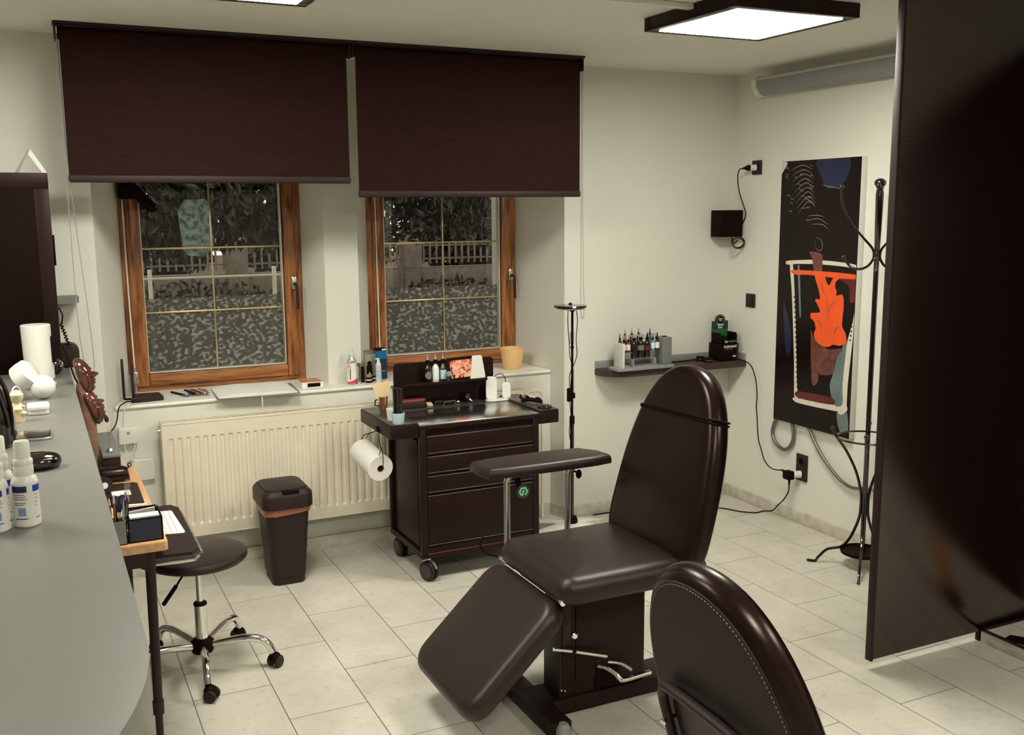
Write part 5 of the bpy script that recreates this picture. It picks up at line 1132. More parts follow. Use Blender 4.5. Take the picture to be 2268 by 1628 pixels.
b = MB(); b.box(-.01, .016, 2.868, 2.874, ZC + .0295, ZC + .0315, .0005); b.build('scroll_slot', 'silver', t)
t = thing('smartphone', 'smartphone lying flat on the counter', 'phone', (-.02, 3.33, ZC))
b = MB(); b.pad(rrect(.118, .135, .018, 6), (-.035, 3.334, ZC), (1, 0, 0), (0, 1, 0), (0, 0, 1), .0005, .009, .003, 0); b.build('body', 'silver', t)
b = MB(); b.pad(rrect(.108, .125, .015, 6), (-.035, 3.334, ZC), (1, 0, 0), (0, 1, 0), (0, 0, 1), .009, .0096, .0003, 0); b.build('screen', 'gloss', t)
t = thing('soap_box', 'small white plastic box with lid on the counter', 'box', (-.012, 3.73, ZC))
b = MB(); b.pad(rrect(.066, .088, .013, 6), (-.010, 3.735, ZC), (1, 0, 0), (0, 1, 0), (0, 0, 1), .0005, .018, .003, 0, rb=.005); b.build('tub', 'white', t)
b = MB(); b.pad(rrect(.070, .094, .015, 6), (-.010, 3.735, ZC), (1, 0, 0), (0, 1, 0), (0, 0, 1), .018, .031, .003, .001, rb=.002); b.build('lid', 'white', t)
# glossy black bag, cream figurine
t = thing('leather_bag', 'glossy black leather bag at the left frame edge on the counter', 'bag', (-.17, 3.25, ZC))
b = MB(); rg = []
for z, s, dx in ((.0006, .9, 0), (.02, 1, .0), (.10, .98, -.003), (.17, .90, -.010), (.21, .78, -.018), (.235, .55, -.026), (.245, .2, -.03)):
    rg.append([Vector((-.185 + dx + .112 * s * (abs(math.cos(R(a))) ** .6 * (1 if math.cos(R(a)) > 0 else -1)) + .004 * math.sin(6 * R(a)), 3.27 + .09 * s * (abs(math.sin(R(a))) ** .6 * (1 if math.sin(R(a)) > 0 else -1)), ZC + z)) for a in range(0, 360, 6)])
b.rings(rg); b.build('body', 'gloss', t)
b = MB(); b.tube([(-.085, 3.22, ZC + .01), (-.082, 3.225, ZC + .10), (-.094, 3.23, ZC + .18), (-.125, 3.24, ZC + .235)], .006, 8); b.build('strap', 'leather2', t)
t = thing('figurine', 'small cream ceramic figurine peeking out beside the black bag', 'figurine', (-.075, 3.60, ZC))
b = MB(); b.lathe([(0, .0005), (.02, .0005), (.022, .01), (.018, .03), (.023, .045), (.017, .058), (.012, .066), (.021, .078), (.022, .092), (.014, .103), (0, .107)], (-.072, 3.60, ZC), 20); b.build('body', 'cream', t)
b = MB(); b.sphere((-.055, 3.59, ZC + .030), .010, 1.2, 1, .8, 12); b.sphere((-.054, 3.59, ZC + .052), .006, 1.2, 1, .9, 12); b.build('nose', 'cream', t)
# white ball gadget
t = thing('desk_camera', 'white round desk camera with ball head and tilted disc body', 'camera', (0, 4.03, ZC))
b = MB(); b.sphere((.010, 4.02, ZC + .045), .0445, 1, 1, 1, 36); b.build('ball', 'whiteg', t)
b = MB(); b.lathe([(0, -.030), (.045, -.030), (.052, -.024), (.054, 0), (.052, .024), (.044, .030), (0, .032)], (-.045, 4.04, ZC + .088), 40, (.55, -.25, .42)); b.build('disc_body', 'whiteg', t)
b = MB(); b.lathe([(0, -.0325), (.036, -.0325), (.038, -.031), (.038, -.029), (0, -.029)], (-.045, 4.04, ZC + .088), 32, (.55, -.25, .42)); b.build('disc_recess', 'ledge', t)
b = MB(); b.loop_tube([(-.078 + .014 * math.cos(R(q * 15)), 4.0 + .004 * math.cos(R(q * 15)), ZC + .030 + .026 * math.sin(R(q * 15))) for q in range(24)], .0035); b.build('ring_stand', 'whiteg', t)
t = thing('white_cylinder', 'tall white plastic cylinder canister on the counter by the black panel', 'canister', (0, 4.5, ZC))
b = MB(); b.lathe([(0, .0005), (.050, .0005), (.055, .004), (.0565, .225), (.054, .228), (0, .226)], (.006, 4.50, ZC), 48, (-.02, 0, 1)); b.build('body', 'white', t)
b = MB(); b.box(.055, .066, 4.47, 4.50, ZC + .07, ZC + .18, .002); b.build('side_grip', 'black', t)
t = thing('white_dish', 'low white dish between canister and ball camera', 'dish', (.03, 4.25, ZC))
b = MB(); b.lathe([(0, .0005), (.026, .0005), (.032, .018), (.028, .022), (0, .020)], (.030, 4.27, ZC), 28); b.build('body', 'whiteg', t)
t = thing('barcode_scanner', 'dark rounded handheld scanner with white rim on the counter', 'scanner', (.06, 4.68, ZC))
b = MB(); b.sphere((.062, 4.62, ZC + .035), .034, 1.1, .9, 1.02, 24); b.build('body', 'gloss', t)
b = MB(); b.loop_tube([(.058 + .036 * math.cos(R(q * 15)), 4.602 + .004 * math.sin(R(q * 15)), ZC + .045 + .016 * math.sin(R(q * 15))) for q in range(24)], .0035); b.build('rim', 'silver', t)
t = thing('card_terminal', 'dark rounded appliance with coiled lead at the end of the counter', 'appliance', (.125, 4.84, ZC))
b = MB(); b.pad(rrect(.10, .105, .032, 6), (.120, 4.82, ZC + .053), (1, 0, 0), (0, 0, 1), (0, -1, 0), -.045, .045, .012, .002); b.build('body', 'darkp', t)
b = MB()
P = [(.104 + .012 * math.sin(k * .9) * 0 + k * .0011 + .006 * math.cos(k * 1.9), 4.765 + .006 * math.sin(k * 1.9), ZC + .20 - k * .0042) for k in range(24)]
b.tube(P, .0032, 6, sub=3); b.tube([(.100, 4.765, ZC + .27), (.112, 4.765, ZC + .24), (.110, 4.765, ZC + .215), (.106, 4.765, ZC + .20)], .003, 6); b.build('coiled_lead', 'black', t)
tag(MB().tube([(.100, 4.64, ZC + .12), (.105, 4.55, ZC + .11), (.114, 4.45, ZC + .085), (.130, 4.38, ZC + .02), (.150, 4.345, ZC - .025), (.158, 4.34, ZC - .05)], .004, 8).build('loose_cable', 'black'), 'black cable dropping over the counter edge past the brown figure', 'cable')
# boxes and wires on the wall under the sill
t = thing('wall_box', 'small square white wall box under the left window ledge', 'wall box', (.37, 5.09, .684))
b = MB(); b.box(.325, .412, 5.055, 5.0995, .686, .770, .008, 3); b.build('housing', 'white', t)
b = MB(); b.box(.362, .376, 5.0545, 5.056, .736, .75, .0004); b.build('mark', 'greyp', t)
t = thing('network_router', 'flat white network router on the wall left of the radiator', 'router', (.425, 5.09, .495))
b = MB(); b.pad(rrect(.118, .108, .014, 5), (.425, 5.0995, .55), (1, 0, 0), (0, 0, 1), (0, -1, 0), .0005, .030, .006, .001); b.build('housing', 'white', t)
for x in (.392, .402, .418, .44): b = MB(); b.box(x, x + .004, 5.0675, 5.069, .590, .5925, .0003); b.build('indicator', 'whiteg', t)
tag(MB().tube([(.415, 5.11, .875), (.385, 5.075, .880), (.362, 5.07, .86), (.355, 5.07, .80), (.350, 5.06, .70), (.352, 5.06, .66), (.375, 5.06, .61), (.39, 5.065, .605)], .0025, 6).build('white_lead', 'white'), 'white lead running down past the small wall box', 'cable')
tag(MB().tube([(.395, 5.07, .684), (.392, 5.062, .66), (.375, 5.06, .63), (.38, 5.062, .607)], .003, 6).build('short_lead', 'white'), 'short white lead from the wall box to the router', 'cable')
tag(MB().tube([(.41, 5.14, .882), (.37, 5.075, .893), (.335, 5.06, .87), (.322, 5.055, .81), (.30, 5.03, .775), (.27, 5.00, .762), (.24, 4.955, .758)], .003, 6).build('black_lead', 'black'), 'black cable hanging from the router behind the desk', 'cable')
# ------------------------------------------------------------------ things on the window ledge
ZS = .8712
t = thing('wifi_router', 'black router with upright antennas at the left end of the ledge', 'router', (.49, 5.20, ZS))
b = MB(); b.pad(densify([(-.078, -.06), (.074, -.042), (.066, .06), (-.06, .07)], .03), (.478, 5.20, ZS), (1, 0, 0), (0, 1, 0), (0, 0, 1), .001, .027, .006, .0); b.build('housing', 'darkp', t)
for x in (.445, .475, .505): b = MB(); b.prism([(x, 5.15, ZS + .0272), (x + .002, 5.15, ZS + .0272), (x + .004, 5.25, ZS + .0272), (x + .002, 5.25, ZS + .0272)], (0, 0, .0005)); b.build('seam', 'black', t)
for x, y, z in ((.372, 5.20, .215), (.412, 5.165, .19)):
    b = MB(); b.box(x - .0065, x + .0065, y - .004, y + .004, ZS + .012, ZS + z, .003); b.build('antenna', 'darkp', t)
    b = MB(); b.cyl((x, y, ZS + .014), (.425, 5.19, ZS + .014), .005); b.build('hinge', 'black', t)
t = thing('glass_vase', 'narrow clear glass jar behind the black router', 'glass jar', (.44, 5.33, ZS))
b = MB(); b.lathe([(0, .0005), (.021, .0005), (.022, .003), (.0215, .115), (.0195, .115), (.0195, .008), (0, .008)], (.425, 5.33, ZS), 24); b.build('jar', 'acryl', t)
t = thing('blind_cord', 'white window blind cord with grey end piece in the left frame', 'cord', (.446, 5.42, .93))
b = MB(); b.tube([(.441, 5.425, 1.95), (.442, 5.425, 1.5), (.448, 5.425, 1.0)], .0042, 8); b.build('cord', 'white', t)
b = MB(); b.box(.440, .462, 5.415, 5.432, .925, .985, .003); b.cyl((.449, 5.425, .985), (.449, 5.425, 1.005), .006); b.build('end_piece', 'silver', t)
t = thing('blind_cord', 'white window blind cord in the right frame', 'cord', (1.775, 5.42, .9))
b = MB(); b.tube([(1.765, 5.43, 1.95), (1.768, 5.43, 1.5), (1.772, 5.43, .90)], .0038, 8); b.build('cord', 'white', t)
t = thing('indoor_camera', 'black angled camera hanging in the top left corner of the left window', 'camera', (.5, 5.39, 1.8))
b = MB(); b.box(.425, .50, 5.385, 5.443, 1.862, 1.97, .012, 3); b.build('mount', 'black', t)
b = MB(); b.tube([(.45, 5.40, 1.925), (.49, 5.39, 1.915), (.535, 5.375, 1.865), (.575, 5.365, 1.823)], .034, 18, r_end=.026); b.sphere((.577, 5.364, 1.821), .0262, seg=18); b.build('body', 'black', t)
b = MB(); b.sphere((.592, 5.345, 1.825), .003, seg=8); b.build('indicator', 'white', t)
t = thing('pen_case', 'open clear case with pens and tools on the ledge', 'case', (.715, 5.25, ZS))
b = MB(); b.prism([(.672, 5.20, ZS + .0005), (.775, 5.175, ZS + .0005), (.79, 5.36, ZS + .0005), (.70, 5.38, ZS + .0005)], (0, 0, .006)); b.build('tray', 'acryl', t)
for k, (xa, ya, xb, yb, mm, lab) in enumerate([(.612, 5.345, .662, 5.22, 'black', 'black marker lying at the left of the pen case'), (.650, 5.21, .678, 5.19, 'teal', 'short teal cap lying before the pen case')]):
    t2 = thing('marker', lab, 'marker', (xa, ya, ZS)); b = MB(); b.cyl((xa, ya, ZS + .0058), (xb, yb, ZS + .0058), .0052); b.build('barrel', mm, t2)
for k, (x, mm, lab) in enumerate([(.690, 'black', 'black pen leftmost in the open case'), (.708, 'silver', 'silver pen second in the open case'), (.725, 'redart', 'dark red pen in the middle of the open case'), (.742, 'rose', 'pale rose pen in the open case'), (.76, 'silver', 'silver pen rightmost in the open case')]):
    t2 = thing('pen', lab, 'pen', (x, 5.27, ZS + .007), 'pens in the clear case'); b = MB(); b.cyl((x - .012, 5.345, ZS + .0115), (x + .018, 5.21, ZS + .0115), .0045); b.build('barrel', mm, t2)
t = thing('ledger_book', 'open appointment book with white pages and ribbon on the ledge', 'book', (1.01, 5.19, ZS))
b = MB(); b.prism([(x, y, ZS + .0006) for x, y in [(.792, 5.04), (1.205, 5.02), (1.232, 5.345), (.812, 5.365)]], (0, 0, .003)); b.build('cover', 'ledge', t)
def page(xa, xb, nm, hgt=.014):
    b = MB(); n = 12; A = []; Bt = []; C_ = []; D_ = []
    for i in range(n + 1):
        u = i / n; x = xa + (xb - xa) * u; h = hgt * (math.sin(math.pi * min(1, (u if xa < xb else u) * .9 + .1)) ** .6 * .75 + .25 * (1 - u)) * 1.25
        y0_ = 5.05 + (x - .8) * -.04; y1_ = 5.352 - (x - .8) * .03
        A.append(Vector((x, y0_, ZS + .004 + h))); Bt.append(Vector((x + .01, y1_, ZS + .004 + h)))
        C_.append(Vector((x + .01, y1_, ZS + .0038))); D_.append(Vector((x, y0_, ZS + .0038)))
    b.rings([A, Bt, C_, D_, A], False, False, False); return b.build(nm, 'paper', t)
page(1.012, .802, 'left_pages', .016); page(1.014, 1.200, 'right_pages', .013)
b = MB(); b.prism([(1.008, 5.30, ZS + .012), (1.013, 5.30, ZS + .012), (1.013, 5.05, ZS + .010), (1.008, 5.05, ZS + .010)], (0, 0, .0008)); b.box(1.009, 1.014, 5.030, 5.031, .79, ZS + .006); b.prism([(1.009, 5.03, ZS + .005), (1.014, 5.03, ZS + .005), (1.013, 5.052, ZS + .0105), (1.008, 5.052, ZS + .0105)], (0, 0, .0008)); b.build('ribbon', 'whiteg', t)
t = thing('card_box', 'flat orange and white cardboard box on the ledge by the pier', 'box', (1.29, 5.22, ZS))
ob = [(1.248, 5.155), (1.36, 5.150), (1.352, 5.268), (1.255, 5.30)]
b = MB(); b.prism([(x, y, ZS + .0006) for x, y in ob], (0, 0, .030)); b.build('carton', 'paper', t, smooth=False)
b = MB(); b.prism([(x, y, ZS + .0306) for x, y in ob], (0, 0, .002)); b.build('lid', 'orangeb', t, smooth=False)
b = MB(); b.box(1.276, 1.345, 5.1495, 5.1515, ZS + .006, ZS + .026, .001); b.build('window_cutout', 'black', t)
b = MB(); b.sphere((1.30, 5.23, ZS + .034), .004, seg=8); b.build('stud', 'cream', t)
# bottles
t = thing('spray_bottle', 'clear spray bottle with pink label and white cap on the ledge', 'bottle', (1.527, 5.175, ZS))
x, y = 1.527, 5.178
b = MB(); b.lathe([(0, .0005), (.0255, .0005), (.027, .004), (.027, .115), (.024, .130), (.013, .146), (.012, .152), (0, .152)], (x, y, ZS), 28); b.build('body', 'acryl', t)
b = MB(); b.lathe([(.0, .002), (.0262, .002), (.0262, .012), (0, .012)], (x, y, ZS), 28); b.build('liquid', 'pink', t)
def wrapz(t, x, y, r, a0, a1, zf_, m_, nm, zb=ZS):
    b = MB(); A = []; B_ = []
    for k in range(17):
        u = k / 16; a = R(a0 + (a1 - a0) * u); z0, z1 = zf_(u); A.append(Vector((x + r * math.cos(a), y + r * math.sin(a), zb + z0))); B_.append(Vector((x + r * math.cos(a), y + r * math.sin(a), zb + z1)))
    b.rings([A, B_], False, False, False); return b.build(nm, m_, t)
wrapz(t, x, y, .0274, -200, 20, lambda u: (.010, .108 + .014 * u), 'paper', 'label'); wrapz(t, x, y, .0277, -200, 20, lambda u: (.008, .014 + .036 * max(0, u - .25)), 'pink', 'label_wave'); wrapz(t, x, y, .0277, -160, -110, lambda u: (.088, .112 - .03 * abs(u - .5)), 'rose', 'label_star'); wrapz(t, x, y, .0277, -128, -118, lambda u: (.025, .085), 'redart', 'label_text')
b = MB(); b.lathe([(0, .150), (.0155, .150), (.0155, .164), (.009, .170), (.0085, .190), (.0065, .196), (0, .196)], (x, y, ZS), 22); b.build('cap', 'whiteg', t)
for (x, y, h, r, mm, cm, lab) in [(1.560, 5.157, .094, .0115, 'chrome', 'brownc', 'small silver aerosol beside the pink bottle'), (1.590, 5.20, .085, .013, 'gloss', 'silver', 'small dark bottle half hidden behind the silver aerosol')]:
    t = thing('small_bottle', lab, 'bottle', (x, y, ZS)); b = MB(); b.lathe([(0, .0005), (r, .0005), (r, h), (r * .75, h + .004), (0, h + .004)], (x, y, ZS), 20); b.build('body', mm, t)
    b = MB(); b.lathe([(0, h + .003), (r * .8, h + .003), (r * .75, h + .020), (0, h + .021)], (x, y, ZS), 18); b.build('cap', cm, t)
def tube_(x, y, w_, h, lab, body):
    t = thing('cream_tube', lab, 'tube', (x, y, ZS)); b = MB()
    rg = [[Vector((x + w_ / 2 * sx_ * math.cos(R(a)), y + w_ / 2 * sy_ * math.sin(R(a)), ZS + z)) for a in range(0, 360, 18)] for sx_, sy_, z in ((.82, .82, .030), (.9, .9, .04), (.98, .7, h * .55), (1.15, .25, h * .9), (1.18, .06, h))]
    b.rings(rg); b.build('body', body, t)
    b = MB(); b.lathe([(0, .0005), (w_ * .42, .0005), (w_ * .44, .003), (w_ * .44, .030), (0, .030)], (x, y, ZS), 22); b.build('cap', 'black', t)
    b = MB(); b.box(x - w_ * .40, x + w_ * .40, y - w_ * .40, y - w_ * .36, ZS + .048, ZS + .098, .001); b.build('print_panel', 'black' if body == 'olive' else 'artl', t)
    wrapz(t, x, y, w_ * .445, -170, -10, lambda u: (.012, .020), 'cream', 'gold_ring')
    if body == 'olive':
        b = MB(); b.lathe([(.014, 0), (.014, .001), (0, .001)], (x, y - w_ * .44, ZS + .108), 6, (0, -1, 0)); b.build('emblem', 'black', t)
tube_(1.620, 5.172, .040, .155, 'pale green squeeze tube with black cap and emblem on the ledge', 'olive')
tube_(1.655, 5.215, .036, .150, 'second squeeze tube hidden behind the pale green one', 'artg')
t = thing('pump_bottle', 'slim white pump bottle with pale blue label in front of the blue box', 'bottle', (1.666, 5.142, ZS)); x, y = 1.666, 5.142
b = MB(); b.lathe([(0, .0005), (.0145, .0005), (.0155, .003), (.0155, .088), (.012, .092), (0, .092)], (x, y, ZS), 24); b.build('body', 'whiteg', t)
wrapz(t, x, y, .0158, -160, -20, lambda u: (.014, .070), 'blueliq', 'label')
b = MB(); b.lathe([(0, .092), (.0150, .092), (.0150, .102), (.010, .110), (.007, .130), (0, .131)], (x, y, ZS), 20); b.box(x - .016, x + .006, y - .005, y + .005, ZS + .126, ZS + .136, .003); b.build('pump_head', 'whiteg', t)
t = thing('product_box', 'tall dark blue carton with bright blue band on the ledge', 'box', (1.72, 5.27, ZS))
b = MB(); b.box(1.692, 1.750, 5.248, 5.30, ZS + .0005, ZS + .170, .001); b.build('carton', 'navybox', t)
b = MB(); b.box(1.6918, 1.7502, 5.2475, 5.3005, ZS + .112, ZS + .156); b.build('blue_band', 'teal', t)
b = MB(); b.box(1.6915, 1.7505, 5.2472, 5.301, ZS + .160, ZS + .1705, .0008); b.build('top_flap', 'black', t)
b = MB(); b.box(1.722, 1.748, 5.2468, 5.2475, ZS + .161, ZS + .169); b.box(1.722, 1.738, 5.2474, 5.248, ZS + .044, ZS + .047); b.build('print', 'paper', t)
b = MB(); b.box(1.7498, 1.7506, 5.2478, 5.2995, ZS + .001, ZS + .16); b.build('light_side', 'bluel', t)
t = thing('product_box', 'grey carton lying behind the squeeze tubes on the ledge', 'box', (1.66, 5.33, ZS))
b = MB(); b.box(1.635, 1.688, 5.30, 5.35, ZS + .0005, ZS + .155, .001); b.build('carton', 'ledge', t)
b = MB(); b.box(1.6345, 1.6885, 5.2995, 5.3505, ZS + .150, ZS + .1565, .0008); b.build('top_flap', 'artl', t)
t = thing('flower_pot', 'empty cream orange plant pot at the right end of the ledge', 'plant pot', (2.518, 5.22, ZS))
b = MB(); b.lathe([(0, .0008), (.045, .0008), (.050, .006), (.062, .06), (.071, .118), (.072, .124), (.069, .124), (.059, .06), (.046, .012), (0, .012)], (2.518, 5.235, ZS), 48); b.build('pot', 'pot', t)

# ------------------------------------------------------------------ things on the trolley
ZT = .7902; ZB2 = .7892; ZSH = .7987; ZL = .9142
def dropper(x, lab, body, lab_m, capm='black', h=.098, r=.0185, tipm='cap_clear'):
    y = 4.79; t = thing('dropper_bottle', lab, 'bottle', (x, y, ZL), 'dropper bottles on the trolley back ledge')
    b = MB(); b.lathe([(0, .0005), (r * .92, .0005), (r, .004), (r, h * .70), (r * .85, h * .82), (r * .45, h * .92), (r * .42, h), (0, h)], (x, y, ZL), 26); b.build('body', body, t)
    b = MB(); b.lathe([(0, h - .002), (r * .55, h - .002), (r * .55, h + .020), (0, h + .020)], (x, y, ZL), 18); b.build('cap', capm, t)
    b = MB(); b.lathe([(0, h + .018), (r * .38, h + .018), (r * .2, h + .034), (r * .12, h + .048), (0, h + .050)], (x, y, ZL), 14); b.build('tip', tipm, t)
    if lab_m:
        wrapz(t, x, y, r + .0004, -160, -20, lambda u: (.034 - .016 * math.sin(math.pi * u) if body == 'gloss' else .014, .044 + .016 * math.sin(math.pi * u) if body == 'gloss' else .062), lab_m, 'label', ZL)
    return t
d = dropper(1.818, 'black dropper bottle with oval label on the trolley ledge', 'gloss', 'artl')
dropper(1.861, 'milky white dropper bottle in the middle of the trolley ledge', 'whiteg', 'paper')
dropper(1.903, 'clear dropper bottle with printed label on the trolley ledge', 'acryl', 'blueliq')
t = thing('small_jar', 'little clear jar with teal lid before the clear dropper bottle', 'jar', (1.917, 4.755, ZL))
b = MB(); b.box(1.902, 1.934, 4.742, 4.764, ZL + .0005, ZL + .030, .003); b.build('body', 'acryl', t)
b = MB(); b.box(1.906, 1.930, 4.745, 4.761, ZL + .003, ZL + .020, .002); b.build('content', 'black', t)
b = MB(); b.box(1.910, 1.934, 4.744, 4.762, ZL + .030, ZL + .055, .003); b.build('lid', 'frost', t)
# tablet leaning on ledge
M['screen'] = None
def screen_mat():
    m, nt, out = new_mat('lit_screen')
    tc = nt.nodes.new('ShaderNodeTexCoord'); n = nt.nodes.new('ShaderNodeTexNoise'); n.inputs['Scale'].default_value = 42; n.inputs['Detail'].default_value = 1.5; n.inputs['Distortion'].default_value = 1.2
    L(nt, tc.outputs['Object'], n.inputs['Vector']); cr = nt.nodes.new('ShaderNodeValToRGB'); L(nt, n.outputs[0], cr.inputs[0])
    cr.color_ramp.elements[0].position = .36; cr.color_ramp.elements[0].color = (.06, .022, .018, 1); cr.color_ramp.elements[1].position = .62; cr.color_ramp.elements[1].color = (.95, .52, .30, 1)
    e = cr.color_ramp.elements.new(.45); e.color = (.78, .20, .09, 1)
    em = nt.nodes.new('ShaderNodeEmission'); em.inputs[1].default_value = .95; L(nt, cr.outputs[0], em.inputs[0]); L(nt, em.outputs[0], out.inputs[0]); return m
M['screen'] = screen_mat()
t = thing('tablet', 'tablet with bright orange picture leaning on the trolley ledge', 'tablet', (2.01, 4.79, .92))
lean = Matrix.Translation((2.010, 4.752, .9190)) @ Matrix.Rotation(R(-2), 4, 'Y') @ Matrix.Rotation(R(-14), 4, 'X')
b = MB(); b.pad(rrect(.185, .122, .012, 6, 0, .061), (0, 0, 0), (1, 0, 0), (0, 0, 1), (0, -1, 0), -.008, 0, .003, 0); b.build('case', 'black', t, xf=lean)
b = MB(); b.prism([(-.074, -.0006, .014), (.08, -.0006, .014), (.08, -.0006, .106), (-.074, -.0006, .106)], (0, .0004, 0)); b.build('screen', 'screen', t, smooth=False, xf=lean)
t = thing('charging_pad', 'white rounded pad standing in front of the tablet', 'charging pad', (2.08, 4.73, .92))
cpo = [(-.040, 0), (.040, 0), (.046, .006), (.027, .112), (.020, .122), (-.028, .122), (-.030, .118)]
b = MB(); b.pad(densify(cpo, .02), (2.077, 4.742, .9225), (1, 0, 0), (0, 0, 1), (0, -1, 0), -.004, .0035, .002, 0, rb=.002); b.build('pad', 'white', t, xf=Matrix.Translation((0, 0, 0)))
# charger stand
t = thing('charging_stand', 'white double charging stand at the rear right of the trolley top', 'charging stand', (2.21, 4.77, ZB2))
b = MB(); b.pad(densify(rrect(.155, .062, .028, 6), .03), (2.212, 4.765, ZB2), (1, 0, 0), (0, 1, 0), (0, 0, 1), .0005, .009, .003, 0); b.build('base', 'white', t)
for cx_, h, w_, a in ((2.168, .125, .064, -12), (2.256, .088, .050, -12)):
    b = MB(); b.pad(rrect(w_, h, .018, 6, 0, h / 2), (0, 0, 0), (1, 0, 0), (0, 0, 1), (0, -1, 0), -.009, 0, .003, 0); b.build('upright', 'white', t, xf=Matrix.Translation((cx_, 4.760, ZB2 + .007)) @ Matrix.Rotation(R(5), 4, 'Y') @ Matrix.Rotation(R(a), 4, 'X'))
b = MB(); b.tube([(2.262, 4.785, ZB2 + .085), (2.262, 4.80, ZB2 + .115), (2.245, 4.805, ZB2 + .135), (2.22, 4.81, ZB2 + .130), (2.20, 4.81, ZB2 + .12)], .0022, 6); b.build('lead', 'black', t)
# case, sponge, power block, small lamp
t = thing('zip_case', 'black and dark red zip case on the rear of the trolley', 'case', (1.77, 4.80, ZB2))
b = MB(); b.pad(densify(rrect(.155, .06, .022, 6), .03), (1.725, 4.795, ZB2), (1, 0, 0), (0, 1, 0), (0, 0, 1), .0005, .034, .008, .002); b.build('shell', 'darkp', t)
b = MB(); b.pad(densify(rrect(.152, .057, .022, 6), .03), (1.727, 4.797, ZB2), (1, 0, 0), (0, 1, 0), (0, 0, 1), .032, .044, .006, .002); b.build('lid', 'red', t)
tag(MB().prism([(1.812, 4.79, ZB2 + .0006), (1.842, 4.785, ZB2 + .0006), (1.845, 4.81, ZB2 + .0006), (1.815, 4.82, ZB2 + .0006)], (-.006, 0, .016)).build('sponge', 'cream', smooth=False), 'small cream sponge wedge beside the zip case', 'sponge')
t = thing('power_supply', 'low black power unit with metal loop on the trolley', 'power unit', (1.91, 4.81, ZB2))
b = MB(); b.prism([(x, y, ZB2 + .0006) for x, y in [(1.855, 4.80), (1.885, 4.83), (1.965, 4.80), (1.94, 4.765)]], (0, 0, .022)); bmesh.ops.bevel(b.bm, geom=b.bm.edges[:], offset=.003, segments=2, affect='EDGES'); b.build('unit', 'gloss', t)
b = MB(); b.tube([(1.888, 4.755, ZB2 + .001), (1.893, 4.755, ZB2 + .020), (1.953, 4.757, ZB2 + .024), (1.957, 4.757, ZB2 + .001)], .0012, 6, smooth=False); b.build('wire_loop', 'silver', t)
t = thing('metal_knob', 'small silver knob lying beside the power unit', 'clip', (1.985, 4.785, ZB2)); b = MB(); b.sphere((1.983, 4.785, ZB2 + .009), .009, 1.3, 1, .95, 14); b.build('knob', 'chrome', t)  # small rounded metal knob
t = thing('handheld_machine', 'small round black handheld machine on the trolley', 'machine', (2.045, 4.80, ZB2))
b = MB(); b.lathe([(0, -.018), (.017, -.018), (.020, -.012), (.020, .012), (.015, .018), (0, .018)], (2.038, 4.80, ZB2 + .0245), 22, (.35, -.6, .5)); b.build('motor', 'gloss', t)
b = MB(); b.cyl((2.045, 4.787, ZB2 + .020), (2.058, 4.772, ZB2 + .008), .0065); b.build('grip', 'chromeb', t)
# left side shelf
t = thing('stick_cup', 'copper cup full of pale wooden spatulas on the trolley left shelf', 'cup', (1.555, 4.735, ZSH)); x, y = 1.552, 4.735
b = MB(); b.lathe([(0, .0005), (.016, .0005), (.018, .004), (.026, .075), (.0245, .075), (.016, .006), (0, .006)], (x, y, ZSH), 26); b.build('cup', 'brownc', t)
b = MB(); b.tube([(x - .022, y, ZSH + .060), (x - .040, y, ZSH + .058), (x - .042, y, ZSH + .032), (x - .020, y, ZSH + .026)], .003, 8, smooth=False); b.build('handle', 'black', t)
rnd = random.Random(4)
for k in range(9):
    a = -34 + k * 8.2; t2 = thing('wooden_spatula', 'pale wooden spatula fanned out in the copper cup', 'spatula', (x, y, ZSH + .006), 'wooden spatulas in the copper cup')
    b = MB(); Lg = .146 + rnd.uniform(-.006, .004); b.pad(rrect(.011, Lg, .0054, 5, 0, Lg / 2), (0, 0, 0), (1, 0, 0), (0, 0, 1), (0, -1, 0), -.0006, .0006, .0004, 0)
    b.build('blade', 'wstick', t2, xf=Matrix.Translation((x + .010 * math.sin(R(a)) * .3, y - .009 + k * .0024, ZSH + .007)) @ Matrix.Rotation(R(a * .62), 4, 'Y'))
t = thing('plastic_cup', 'white plastic cup behind the black dispenser', 'cup', (1.512, 4.50, ZSH))
b = MB(); b.lathe([(0, .0005), (.019, .0005), (.025, .058), (.0238, .058), (.018, .003), (0, .003)], (1.516, 4.50, ZSH), 26); b.build('cup', 'whiteg', t)
t = thing('pump_dispenser', 'tall black cylinder standing in a clear cup on the trolley left shelf', 'dispenser', (1.517, 4.40, ZSH)); x, y = 1.517, 4.405
b = MB(); b.lathe([(0, .010), (.023, .010), (.0235, .10), (.0245, .155), (.026, .168), (.022, .172), (0, .172)], (x, y, ZSH), 30); b.build('body', 'gloss', t)
b = MB(); b.prism([(x + .020, y - .004, ZSH + .150), (x + .028, y - .004, ZSH + .150), (x + .042, y - .004, ZSH + .118), (x + .037, y - .004, ZSH + .116), (x + .022, y - .004, ZSH + .135)], (0, .008, 0)); b.build('lever', 'gloss', t)
for z in (.072, .095): b = MB(); b.sphere((x + .004, y - .0235, ZSH + z), .0022, seg=8); b.build('button', 'artl', t)
t = thing('clear_cup', 'pale blue clear cup holding the black dispenser', 'cup', (x, y, ZSH))
b = MB(); b.lathe([(0, .0005), (.026, .0005), (.028, .004), (.032, .055), (.0305, .055), (.0265, .006), (0, .006)], (x, y, ZSH), 32); b.build('cup', 'blueliq', t)
t = thing('small_flask', 'small clear flask with black cap behind the cups', 'bottle', (1.585, 4.80, ZSH))
